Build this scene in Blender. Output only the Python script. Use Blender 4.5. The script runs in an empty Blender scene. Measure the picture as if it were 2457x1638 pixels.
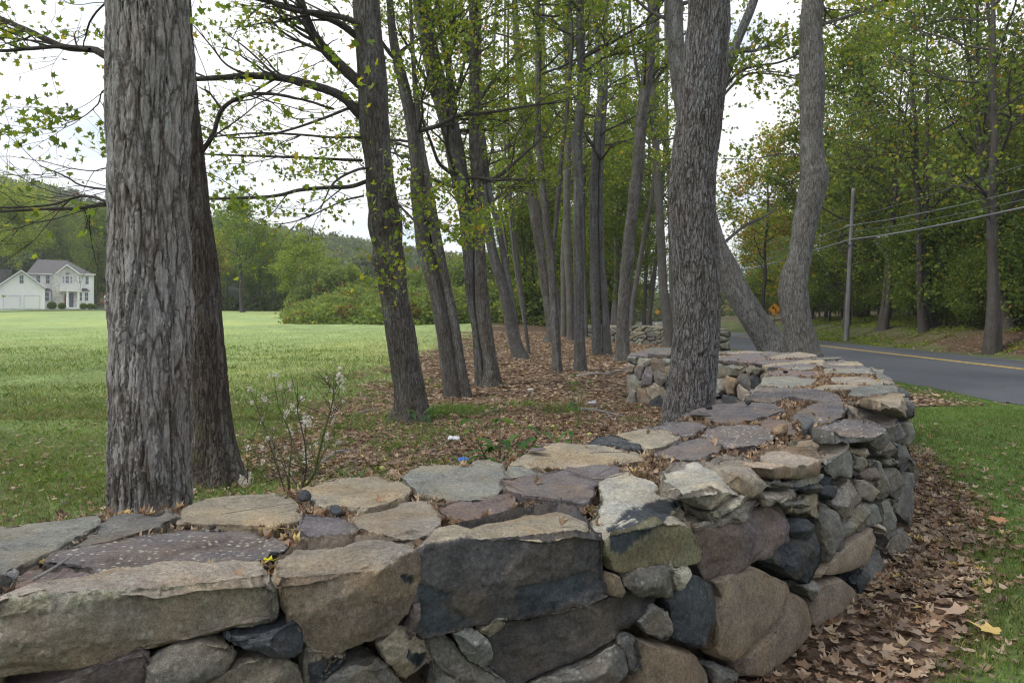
import bpy, bmesh, math, random
import numpy as np
from mathutils import Vector, Matrix

# ---------------------------------------------------------------- camera, sky, sun
SC = bpy.context.scene
COL = SC.collection
CAMZ = 1.6
F, CX, HY = 1912.0, 1228.5, 758.4          # focal length (px of a 2457 px wide frame), principal column, eye level row
cam_d = bpy.data.cameras.new("camera")
cam = bpy.data.objects.new("camera", cam_d)
COL.objects.link(cam)
cam.location = (0, 0, CAMZ)
cam.rotation_euler = (math.radians(90), 0, 0)
cam_d.sensor_width = 36
cam_d.lens = 36 * F / 2457
cam_d.shift_y = -(819 - HY) / 2457
cam_d.clip_start = 0.05
cam_d.clip_end = 3000
cam_d.dof.use_dof = True
cam_d.dof.focus_distance = 3.6
cam_d.dof.aperture_fstop = 9
SC.camera = cam

SUN_EL, SUN_AZ = math.radians(48), math.radians(245)    # azimuth clockwise from +Y
w = bpy.data.worlds.new("World")
SC.world = w
w.use_nodes = True
nt = w.node_tree
nt.nodes.clear()
def N(nt, t, **k):
    n = nt.nodes.new(t)
    for a, b in k.items():
        if a == 'ins':
            for i, v in b.items(): n.inputs[i].default_value = v
        else: setattr(n, a, b)
    return n
def L(nt, a, b): nt.links.new(a, b)
def ramp(nt, fac, stops, interp='LINEAR'):
    r = N(nt, 'ShaderNodeValToRGB')
    r.color_ramp.interpolation = interp
    e = r.color_ramp.elements
    while len(e) < len(stops): e.new(0.5)
    for q, (p, c) in zip(e, stops):
        q.position = p
        q.color = (c, c, c, 1) if isinstance(c, (int, float)) else (*c, 1)
    L(nt, fac, r.inputs[0])
    return r.outputs[0]
sky = N(nt, 'ShaderNodeTexSky', sky_type='NISHITA', sun_disc=False, sun_elevation=SUN_EL, sun_rotation=SUN_AZ)
b1 = N(nt, 'ShaderNodeBackground', ins={1: 0.13})
L(nt, sky.outputs[0], b1.inputs[0])
tc = N(nt, 'ShaderNodeTexCoord')
mp = N(nt, 'ShaderNodeMapping', ins={3: (1.0, 1.0, 2.6)})
L(nt, tc.outputs['Generated'], mp.inputs[0])
nz = N(nt, 'ShaderNodeTexNoise', ins={'Scale': 3.2, 'Detail': 9.0, 'Roughness': 0.55})
L(nt, mp.outputs[0], nz.inputs['Vector'])
nz2 = N(nt, 'ShaderNodeTexNoise', ins={'Scale': 1.6, 'Detail': 6.0, 'Roughness': 0.5})
L(nt, mp.outputs[0], nz2.inputs['Vector'])
cl = ramp(nt, nz2.outputs[0], [(0.30, (0.64, 0.73, 0.90)), (0.47, (0.86, 0.92, 1.0)), (0.60, (1.04, 1.04, 1.04))])
b2 = N(nt, 'ShaderNodeBackground', ins={1: 1.0})
L(nt, cl, b2.inputs[0])
mk_ = ramp(nt, nz.outputs[0], [(0.30, 0.45), (0.46, 1.0)])
mx = N(nt, 'ShaderNodeMixShader')
L(nt, mk_, mx.inputs[0]); L(nt, b1.outputs[0], mx.inputs[1]); L(nt, b2.outputs[0], mx.inputs[2])
wo = N(nt, 'ShaderNodeOutputWorld')
L(nt, mx.outputs[0], wo.inputs[0])

sd = bpy.data.lights.new("sun", 'SUN')
sd.energy = 2.0
sd.angle = math.radians(14)
sd.color = (1.0, 0.95, 0.87)
sun = bpy.data.objects.new("sun", sd)
COL.objects.link(sun)
sv = Vector((math.sin(SUN_AZ) * math.cos(SUN_EL), math.cos(SUN_AZ) * math.cos(SUN_EL), math.sin(SUN_EL)))
sun.rotation_euler = sv.to_track_quat('Z', 'Y').to_euler()
sun.location = (-10, -10, 20)
SC.view_settings.view_transform = 'Standard'
SC.view_settings.look = 'None'
SC.view_settings.exposure = 0.36
SC.view_settings.gamma = 1.0
SC.render.filter_size = 1.15
SC.cycles.filter_width = 1.15

# ---------------------------------------------------------------- helpers
rs = np.random.RandomState(7)
random.seed(7)
_perm = np.concatenate([rs.permutation(256)] * 3)
_g = rs.normal(size=(256, 3)); _g /= np.linalg.norm(_g, axis=1)[:, None]
def pn(p):
    """gradient noise, about -1..1"""
    p = np.asarray(p, float)
    i = np.floor(p).astype(int); f = p - i
    u = f * f * f * (f * (f * 6 - 15) + 10)
    i &= 255
    out = 0
    for a in (0, 1):
        wa = u[:, 0] if a else 1 - u[:, 0]
        ha = _perm[i[:, 0] + a]
        for b in (0, 1):
            wb = u[:, 1] if b else 1 - u[:, 1]
            hb = _perm[ha + i[:, 1] + b]
            for c in (0, 1):
                wc = u[:, 2] if c else 1 - u[:, 2]
                g = _g[_perm[hb + i[:, 2] + c]]
                d = g[:, 0] * (f[:, 0] - a) + g[:, 1] * (f[:, 1] - b) + g[:, 2] * (f[:, 2] - c)
                out = out + wa * wb * wc * d
    return out * 1.7
def fbm(p, o=4, r=0.5):
    p = np.asarray(p, float); s = 0; a = 1.0
    for k in range(o):
        s = s + a * pn(p * 2 ** k + 17.3 * k); a *= r
    return s
def sstep(a, b, x):
    t = np.clip((x - a) / (b - a), 0, 1)
    return t * t * (3 - 2 * t)
def add_tint(me, tint):
    t = np.ones((len(me.vertices), 4), np.float32)
    t[:, :np.asarray(tint).shape[-1]] = tint
    at = me.color_attributes.new('tint', 'FLOAT_COLOR', 'POINT')
    at.data.foreach_set('color', t.ravel())
def mesh_np(name, V, polys, smooth=True, tint=None):
    """polys: list of (n,k) index arrays"""
    me = bpy.data.meshes.new(name)
    V = np.asarray(V, np.float32)
    polys = [np.asarray(q, np.int32) for q in polys if len(q)]
    tot = np.concatenate([np.full(len(q), q.shape[1], np.int32) for q in polys])
    idx = np.concatenate([q.ravel() for q in polys])
    me.vertices.add(len(V)); me.vertices.foreach_set('co', V.ravel())
    me.loops.add(len(idx)); me.loops.foreach_set('vertex_index', idx)
    me.polygons.add(len(tot))
    st = np.concatenate([[0], np.cumsum(tot)[:-1]]).astype(np.int32)
    me.polygons.foreach_set('loop_start', st)
    me.polygons.foreach_set('loop_total', tot)
    me.polygons.foreach_set('use_smooth', np.full(len(tot), bool(smooth)))
    me.update(calc_edges=True)
    if tint is not None: add_tint(me, tint)
    return me
def link(name, me, mat=None, parent=None, loc=None, **props):
    o = bpy.data.objects.new(name, me)
    COL.objects.link(o)
    if me is not None and mat is not None: me.materials.append(mat)
    if loc is not None: o.location = loc
    if parent is not None:
        o.parent = parent
    for k, v in props.items(): o[k] = v
    return o
def obj(name, V, polys, mat, parent=None, smooth=True, tint=None, origin=None, **props):
    """mesh object in world coordinates; origin moved to its centroid (or given point)"""
    V = np.asarray(V, float)
    if origin is None: origin = np.array([V[:, 0].mean(), V[:, 1].mean(), V[:, 2].min()])
    origin = np.asarray(origin, float)
    me = mesh_np(name, V - origin, polys, smooth, tint)
    base = np.array(parent.matrix_world.translation if parent is None else world_of(parent)) if parent is not None else np.zeros(3)
    return link(name, me, mat, parent, tuple(origin - base), **props)
def world_of(o):
    p = Vector((0, 0, 0))
    while o is not None:
        p = p + o.location; o = o.parent
    return p
def empty(name, loc, label, cat, group=None):
    o = link(name, None, loc=loc)
    o['label'] = label; o['category'] = cat
    if group: o['group'] = group
    return o
class Buf:
    def __init__(s): s.V = []; s.P = {}; s.T = []; s.n = 0
    def add(s, V, polys, tint=None):
        V = np.asarray(V, float)
        for q in polys:
            q = np.asarray(q)
            if len(q): s.P.setdefault(q.shape[1], []).append(q + s.n)
        s.V.append(V); s.n += len(V)
        t = np.ones((len(V), 4)) * 0.5
        if tint is not None: t[:, :np.asarray(tint).shape[-1]] = tint
        s.T.append(t)
    def box(s, x0, x1, y0, y1, z0, z1, tint=None):
        V = [(x, y, z) for z in (z0, z1) for y in (y0, y1) for x in (x0, x1)]
        s.add(V, [[(0, 2, 3, 1), (4, 5, 7, 6), (0, 1, 5, 4), (2, 6, 7, 3), (0, 4, 6, 2), (1, 3, 7, 5)]], tint)
    def prism(s, pts, y0, y1, tint=None):
        """polygon in x,z extruded along y"""
        n = len(pts)
        V = [(x, y0, z) for x, z in pts] + [(x, y1, z) for x, z in pts]
        s.add(V, [[tuple(range(n))], [tuple(range(2 * n - 1, n - 1, -1))], [(i, i + n, (i + 1) % n + n, (i + 1) % n) for i in range(n)]], tint)
    def make(s, name, mat, parent=None, smooth=True, origin=None, **props):
        return obj(name, np.concatenate(s.V), [np.concatenate(q) for q in s.P.values()], mat, parent, smooth, np.concatenate(s.T), origin, **props)
def tube(path, rad, ns, cap=True, phase=0.0):
    path = np.asarray(path, float); rad = np.asarray(rad, float); n = len(path)
    t = np.gradient(path, axis=0); t /= np.linalg.norm(t, axis=1)[:, None] + 1e-9
    ref = np.array([0, 1.0, 0]) if abs(t[:, 1]).mean() < .8 else np.array([0, 0, 1.0])
    a = np.cross(ref, t); a /= np.linalg.norm(a, axis=1)[:, None] + 1e-9
    b = np.cross(t, a)
    th = np.linspace(0, 2 * np.pi, ns, endpoint=False) + phase
    V = path[:, None] + rad[:, None, None] * (np.cos(th)[None, :, None] * a[:, None] + np.sin(th)[None, :, None] * b[:, None])
    V = V.reshape(-1, 3)
    i = np.arange(n - 1)[:, None] * ns; j = np.arange(ns)[None]
    k = (j + 1) % ns
    q = np.stack([i + j, i + k, i + ns + k, i + ns + j], -1).reshape(-1, 4)
    polys = [q]
    if cap:
        polys.append(np.array([np.arange(ns)[::-1]])); polys.append(np.array([np.arange(ns) + (n - 1) * ns]))
    return V, polys
def smooth_path(pts, m):
    """resample a polyline of tuples through Catmull-Rom to about m points"""
    P = np.asarray(pts, float)
    if len(P) < 3:
        t = np.linspace(0, 1, m)[:, None]
        return P[0] * (1 - t) + P[-1] * t
    Q = np.vstack([2 * P[0] - P[1], P, 2 * P[-1] - P[-2]])
    u = np.linspace(0, len(P) - 1 - 1e-6, m); i = u.astype(int); f = (u - i)[:, None]
    a, b, c, d = Q[i], Q[i + 1], Q[i + 2], Q[i + 3]
    return .5 * (2 * b + (c - a) * f + (2 * a - 5 * b + 4 * c - d) * f * f + (3 * b - a - 3 * c + d) * f ** 3)
def at(px, py, Y):
    return np.array([(px - CX) / F * Y, Y, CAMZ - (py - HY) / F * Y])
def inpoly(x, y, poly):
    poly = np.asarray(poly); inside = np.zeros(len(x), bool); n = len(poly)
    for i in range(n):
        x0, y0 = poly[i]; x1, y1 = poly[(i + 1) % n]
        if y0 == y1: continue
        c = ((y0 > y) != (y1 > y)) & (x < (x1 - x0) * (y - y0) / (y1 - y0) + x0)
        inside ^= c
    return inside

# ---------------------------------------------------------------- terrain
RD = lambda Y: 0.069 * Y + np.where(Y > 80, 0.0007 * (Y - 80) ** 2, 0)
ROAD_L, ROAD_M, ROAD_R = 8.05, 13.3, 16.4
def ground(X, Y):
    X = np.asarray(X, float); Y = np.asarray(Y, float)
    s = Y - 20
    up = 0.0235 * (np.sqrt(s * s + 60) + s) / 2
    up = np.where(Y > 145, 0.0235 * 125.3 + 0 * Y, up)
    b = sstep(7.5, 1.0, X) * sstep(-2, 30, Y)
    z = up * b
    e = X - (ROAD_R + RD(Y))
    z = z + 0.95 * sstep(0.6, 4.5, e) + 0.06 * np.clip(e - 4, 0, 30) * sstep(0, 4, e - 4)
    return z
def gpoint(px, py):
    """where the sight line through a pixel meets the ground"""
    Y = 1.0 * np.geomspace(2, 400, 4000)
    X = (px - CX) / F * Y; Z = CAMZ - (py - HY) / F * Y
    d = Z - ground(X, Y)
    i = np.argmax(d < 0)
    if d[i] >= 0: i = len(Y) - 1
    return np.array([X[i], Y[i], float(ground(X[i], Y[i]))])

# ---------------------------------------------------------------- materials
def mat_new(name):
    m = bpy.data.materials.new(name); m.use_nodes = True
    nt = m.node_tree
    return m, nt, nt.nodes['Principled BSDF']
def tintnode(nt):
    return N(nt, 'ShaderNodeAttribute', attribute_name='tint')
def mixc(nt, fac, a, b, mode='MIX'):
    m = N(nt, 'ShaderNodeMix', data_type='RGBA', blend_type=mode)
    for v, i in ((fac, 0), (a, 6), (b, 7)):
        if isinstance(v, (int, float)): m.inputs[i].default_value = v
        elif isinstance(v, tuple): m.inputs[i].default_value = (*v, 1)
        else: L(nt, v, m.inputs[i])
    return m.outputs[2]
def noise(nt, vec, scale, detail=4, rough=.55, stretch=None):
    if stretch:
        mp = N(nt, 'ShaderNodeMapping', ins={3: stretch}); L(nt, vec, mp.inputs[0]); vec = mp.outputs[0]
    n = N(nt, 'ShaderNodeTexNoise', ins={'Scale': scale, 'Detail': detail, 'Roughness': rough})
    L(nt, vec, n.inputs['Vector'])
    return n.outputs[0]
def bump(nt, h, dist, strength=1.0, prev=None):
    b = N(nt, 'ShaderNodeBump', ins={'Strength': strength, 'Distance': dist}); L(nt, h, b.inputs['Height'])
    if prev is not None: L(nt, prev, b.inputs['Normal'])
    return b.outputs[0]

def rock_material():
    m, nt, p = mat_new('weathered_stone')
    g = N(nt, 'ShaderNodeNewGeometry'); pos = g.outputs['Position']
    t = tintnode(nt)
    n1 = noise(nt, pos, 9, 6, .62)
    n2 = noise(nt, pos, 70, 6, .7)
    n3 = noise(nt, pos, 260, 3, .7)
    c = mixc(nt, 1.0, t.outputs['Color'], ramp(nt, n1, [(.25, (.66, .65, .66)), (.5, (1, .99, .97)), (.75, (1.3, 1.25, 1.14))]), 'MULTIPLY')
    c = mixc(nt, 1.0, c, ramp(nt, n2, [(.28, .52), (.5, 1.0), (.72, 1.42)]), 'MULTIPLY')
    c = mixc(nt, 1.0, c, ramp(nt, n3, [(.3, .62), (.5, 1.0), (.7, 1.45)]), 'MULTIPLY')
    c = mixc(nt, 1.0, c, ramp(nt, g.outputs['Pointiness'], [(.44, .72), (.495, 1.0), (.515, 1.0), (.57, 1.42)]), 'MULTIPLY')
    # rusty stains and pale lichen scabs
    n4 = noise(nt, pos, 5.5, 5, .6)
    st = ramp(nt, n4, [(.54, 0.0), (.66, .6)])
    c = mixc(nt, st, c, mixc(nt, .4, c, (.28, .20, .12)))
    v = N(nt, 'ShaderNodeTexVoronoi', ins={'Scale': 42.0, 'Randomness': 1.0}); 
    wv = mixc(nt, .02, pos, N_color(nt, pos))
    L(nt, wv, v.inputs['Vector'])
    spot = ramp(nt, v.outputs['Distance'], [(.24, 1.0), (.32, 0.0)])
    vc = ramp(nt, v.outputs['Color'], [(.42, 0.0), (.47, 1.0)])
    m1 = N(nt, 'ShaderNodeMath', operation='MULTIPLY'); L(nt, spot, m1.inputs[0]); L(nt, vc, m1.inputs[1])
    m2 = N(nt, 'ShaderNodeMath', operation='MULTIPLY'); L(nt, m1.outputs[0], m2.inputs[0]); L(nt, t.outputs['Alpha'], m2.inputs[1])
    c = mixc(nt, m2.outputs[0], c, (.52, .52, .46))
    n5 = noise(nt, pos, 14, 8, .75)
    sc = ramp(nt, n5, [(.58, 0.0), (.64, .8)])
    m3 = N(nt, 'ShaderNodeMath', operation='MULTIPLY'); L(nt, sc, m3.inputs[0]); L(nt, t.outputs['Alpha'], m3.inputs[1])
    c = mixc(nt, m3.outputs[0], c, (.33, .34, .28))
    L(nt, c, p.inputs['Base Color'])
    p.inputs['Roughness'].default_value = .87
    p.inputs['Specular IOR Level'].default_value = .25
    b = bump(nt, noise(nt, pos, 24, 9, .74), .028, 1.0)
    b = bump(nt, noise(nt, pos, 130, 7, .8), .009, 1.0, b)
    L(nt, b, p.inputs['Normal'])
    return m
def N_color(nt, vec):
    n = N(nt, 'ShaderNodeTexNoise', ins={'Scale': 30.0, 'Detail': 3.0}); L(nt, vec, n.inputs['Vector'])
    return n.outputs['Color']
def bark_material(name, sc=1.0, cell=0):
    m, nt, p = mat_new(name)
    tc = N(nt, 'ShaderNodeTexCoord'); v = tc.outputs['Object']
    t = tintnode(nt)
    n1 = noise(nt, v, 40 * sc, 8, .75, (1, 1, .14))
    n2 = noise(nt, v, 3 * sc, 6, .65)
    n3 = noise(nt, v, 150 * sc, 5, .75, (1, 1, .35))
    c = mixc(nt, 1.0, t.outputs['Color'], ramp(nt, n1, [(.32, (.42, .38, .35)), (.47, (.95, .95, .95)), (.75, (1.35, 1.36, 1.38))]), 'MULTIPLY')
    c = mixc(nt, 1.0, c, ramp(nt, n2, [(.3, (.78, .74, .69)), (.5, (1, 1, 1)), (.7, (1.22, 1.26, 1.30))]), 'MULTIPLY')
    c = mixc(nt, 1.0, c, ramp(nt, n3, [(.3, .62), (.5, 1.0), (.7, 1.42)]), 'MULTIPLY')
    n4 = noise(nt, v, 22 * sc, 6, .8, (1, 1, .6))
    sp = ramp(nt, n4, [(.63, 0.0), (.70, .6)])
    c = mixc(nt, sp, c, (.36, .38, .36))
    b = bump(nt, n1, .018, 1.0); b = bump(nt, n3, .005, 1.0, b)
    if cell:
        wp = mixc(nt, .035, v, N_color(nt, v))
        mp = N(nt, 'ShaderNodeMapping', ins={3: (1, 1, .17)}); L(nt, wp, mp.inputs[0])
        vo = N(nt, 'ShaderNodeTexVoronoi', feature='DISTANCE_TO_EDGE', ins={'Scale': cell, 'Randomness': 1.0}); L(nt, mp.outputs[0], vo.inputs['Vector'])
        ed = ramp(nt, vo.outputs['Distance'], [(.02, 0.0), (.11, 1.0)])
        c = mixc(nt, ed, mixc(nt, .62, c, (.035, .027, .022)), c)
        b = bump(nt, ed, .006, .9, b)
    L(nt, c, p.inputs['Base Color'])
    p.inputs['Roughness'].default_value = .92
    p.inputs['Specular IOR Level'].default_value = .15
    L(nt, b, p.inputs['Normal'])
    return m
def leaf_material(name, trans=.45, rough=.6):
    m, nt, p = mat_new(name)
    t = tintnode(nt)
    d = N(nt, 'ShaderNodeBsdfTranslucent')
    g2 = mixc(nt, 1.0, t.outputs['Color'], (1.7, 1.5, .8), 'MULTIPLY')
    L(nt, g2, d.inputs[0])
    L(nt, t.outputs['Color'], p.inputs['Base Color'])
    p.inputs['Roughness'].default_value = rough
    p.inputs['Specular IOR Level'].default_value = .3
    x = N(nt, 'ShaderNodeMixShader', ins={0: trans})
    L(nt, p.outputs[0], x.inputs[1]); L(nt, d.outputs[0], x.inputs[2])
    L(nt, x.outputs[0], nt.nodes['Material Output'].inputs[0])
    return m
def plain(name, col, rough=.6, metal=0.0, nscale=0, namp=.2, usetint=False, bumpd=0):
    m, nt, p = mat_new(name)
    tc = N(nt, 'ShaderNodeTexCoord')
    base = tintnode(nt).outputs['Color'] if usetint else None
    if nscale:
        n = noise(nt, tc.outputs['Object'], nscale, 5, .6)
        c = mixc(nt, 1.0, base if usetint else tuple(col), ramp(nt, n, [(.3, 1 - namp), (.7, 1 + namp)]), 'MULTIPLY')
        L(nt, c, p.inputs['Base Color'])
        if bumpd: L(nt, bump(nt, n, bumpd), p.inputs['Normal'])
    elif usetint: L(nt, base, p.inputs['Base Color'])
    else: p.inputs['Base Color'].default_value = (*col, 1)
    p.inputs['Roughness'].default_value = rough
    p.inputs['Metallic'].default_value = metal
    return m
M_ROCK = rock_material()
M_BARK = bark_material('furrowed_bark', cell=30)
M_PLATE = bark_material('shaggy_bark', cell=17)
M_RIDGE = bark_material('ridged_bark', 1.3, cell=46)
M_BARKF = bark_material('plain_bark', sc=.6)
M_LEAF = leaf_material('green_leaves', .5)
M_DRY = leaf_material('dry_leaves', .18, .7)
M_BLADE = leaf_material('grass_blades', .3, .5)
# ---------------------------------------------------------------- the dry stone wall
PAIRS = [((-5.2, .80), (-5.6, 1.85)), ((-1.34, 2.08), (-1.85, 3.2)), ((-.68, 2.30), (-1.2, 3.6)), ((-.3, 2.58), (-.8, 3.95)),
         ((.3, 2.8), (-.1, 4.25)), ((.72, 3.17), (.2, 4.45)), ((1.14, 3.57), (.6, 4.9)), ((1.9, 4.5), (1.1, 5.55)),
         ((2.43, 5.16), (1.45, 6.0)), ((2.95, 5.88), (1.96, 6.85)), ((3.58, 7.15), (2.3, 7.6)), ((4.05, 8.35), (2.7, 8.6)),
         ((4.54, 9.74), (3.1, 9.7)), ((5.06, 11.8), (3.5, 10.8)), ((5.25, 13.6), (3.5, 11.8)), ((5.0, 15.2), (3.2, 12.4)),
         ((4.2, 16.2), (2.8, 13.1)), ((2.9, 16.4), (2.12, 14.5))]
OUT = np.array([p[0] for p in PAIRS]); INN = np.array([p[1] for p in PAIRS])
def drop(Y): return np.interp(Y, [2, 3.5, 3.9, 4.5, 5.5, 8, 14], [.78, .78, .76, .72, .69, .66, .66])
def ztop(Y): return CAMZ - drop(Y)
def dist_poly(X, Y, PL):
    best = np.full(np.shape(X), 1e9)
    for (a, b) in zip(PL[:-1], PL[1:]):
        d = b - a; t = np.clip(((X - a[0]) * d[0] + (Y - a[1]) * d[1]) / (d @ d), 0, 1)
        best = np.minimum(best, np.hypot(X - a[0] - t * d[0], Y - a[1] - t * d[1]))
    return best
WALLPOLY = np.vstack([OUT, INN[::-1]])
ZK = {'1': (0, 1000, 2.352), '2': (900, 1000, 2.4575), '3': (1500, 1000, 2.4577), '4': (1400, 750, 2.94), '5': (1450, 650, 4.48), '0': (0, 0, 1)}
def src(k, p):
    ox, oy, s = ZK[k]
    return ox + p[0] / s, oy + p[1] / s
def on_top(px, py, dz=0):
    Y = 4.0
    for _ in range(30): Y = (drop(Y) - dz) * F / (py - HY)
    return at(px, py, Y)
FRONT = OUT[:13] + np.array([0.02, -0.02])
RMAX = max(p[0] / p[1] for p in FRONT) - .0015
def on_front(px, py):
    r = min((px - CX) / F, RMAX)
    for a, b in zip(FRONT[:-1], FRONT[1:]):
        fa = a[0] - r * a[1]; fb = b[0] - r * b[1]
        if fa <= 0 <= fb:
            t = -fa / (fb - fa + 1e-12); Y = a[1] + t * (b[1] - a[1])
            return np.array([r * Y, Y, CAMZ - (py - HY) / F * Y])
    Y = FRONT[0][1] if r < 0 else 5.9
    return np.array([r * Y, Y, CAMZ - (py - HY) / F * Y])
C = dict(tan=(.33, .275, .19), pt=(.35, .285, .225), gt=(.29, .25, .20), gr=(.225, .228, .20), pu=(.168, .146, .152), rd=(.185, .138, .132),
         bl=(.06, .07, .085), br=(.255, .19, .13), dk=(.098, .094, .104), wh=(.40, .385, .33), bu=(.29, .22, .15), gy=(.17, .165, .155),
         ol=(.20, .19, .11), gg=(.17, .158, .135))
# cap stones that show both their top and their face: key, zoom, top colour, face colour, top outline, lower outline
CAPF = [
 ('1', 'pt', 'gt', .8, [(-300, 1075), (0, 1010), (300, 960), (700, 882), (1000, 848), (1440, 832), (1515, 905), (1475, 945), (900, 985), (400, 1065), (0, 1130), (-300, 1190)],
  [(1570, 1010), (1582, 1110), (1540, 1195), (1250, 1262), (1000, 1322), (700, 1385), (400, 1415), (0, 1500), (-300, 1560)], 'long flat tan capstone with a crusty lichen edge'),
 ('1', 'gt', 'br', .25, [(1560, 800), (1700, 695), (2010, 668), (2220, 700), (2340, 770), (2345, 790), (2150, 878), (1900, 888), (1700, 930), (1565, 925)],
  [(1600, 1010), (1700, 1180), (1790, 1320), (1850, 1338), (2190, 1215), (2300, 1090), (2356, 950), (2365, 840)], 'brown blocky capstone tapering to its foot'),
 ('2', 'tan', 'dk', .15, [(330, 760), (380, 690), (480, 620), (640, 582), (900, 522), (1080, 512), (1220, 552), (1290, 605), (1352, 690), (1150, 672), (900, 702), (650, 752), (550, 792), (305, 812)],
  [(1362, 800), (1386, 1010), (1378, 1080), (1300, 1110), (1080, 1132), (950, 1180), (700, 1192), (450, 1252), (310, 1270), (258, 1222), (262, 1000), (280, 880)], 'huge dark purple grey capstone with a tan top'),
 ('2', 'wh', 'ol', .1, [(1290, 515), (1330, 402), (1400, 350), (1480, 340), (1600, 388), (1750, 470), (1810, 495), (1700, 600), (1420, 660), (1340, 600)],
  [(1880, 640), (1930, 770), (1900, 835), (1800, 872), (1700, 880), (1600, 862), (1480, 918), (1430, 900), (1370, 740)], 'pale angular capstone with a blue black broken face'),
 ('3', 'wh', 'gt', .3, [(190, 310), (300, 262), (430, 255), (600, 300), (690, 380), (700, 430), (600, 470), (500, 500), (370, 430), (240, 365)],
  [(705, 455), (600, 505), (510, 556), (450, 540), (350, 505), (330, 470)], 'pale wedge shaped capstone with a ragged edge'),
 ('3', 'gt', 'gt', .3, [(420, 262), (560, 232), (700, 235), (835, 268), (885, 340), (800, 400), (700, 400), (600, 300)],
  [(890, 392), (820, 450), (720, 472), (700, 440)], None),
 ('3', 'pt', 'br', .3, [(750, 215), (900, 178), (1150, 186), (1195, 240), (1110, 262), (880, 292), (830, 270)],
  [(1212, 300), (1130, 342), (900, 370), (862, 320)], 'flat pinkish brown capstone'),
 ('3', 'gt', 'gr', .3, [(950, 160), (1100, 132), (1280, 150), (1310, 200), (1200, 260), (1160, 190)],
  [(1332, 262), (1325, 345), (1250, 378), (1205, 340), (1200, 290)], None),
 ('4', 'pu', 'gy', .9, [(1570, 868), (1620, 800), (1850, 758), (2050, 768), (2142, 812), (2145, 840), (2060, 900), (1900, 885), (1700, 862)],
  [(2150, 880), (2120, 930), (2050, 952), (1880, 950), (1780, 905)], 'rounded purple grey capstone freckled with lichen'),
 ('4', 'pt', 'gy', .8, [(1835, 700), (1850, 640), (2050, 662), (2180, 705), (2250, 770), (2200, 800), (2060, 768), (1850, 750)],
  [(2290, 860), (2220, 920), (2150, 930), (2150, 850)], None),
 ('4', 'tan', 'bu', .2, [(1850, 628), (1980, 580), (2150, 552), (2265, 560), (2282, 600), (2285, 640), (2200, 672), (2000, 652)],
  [(2300, 740), (2220, 715), (2100, 668)], 'smooth light tan capstone on the outer rim'),
]
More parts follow.
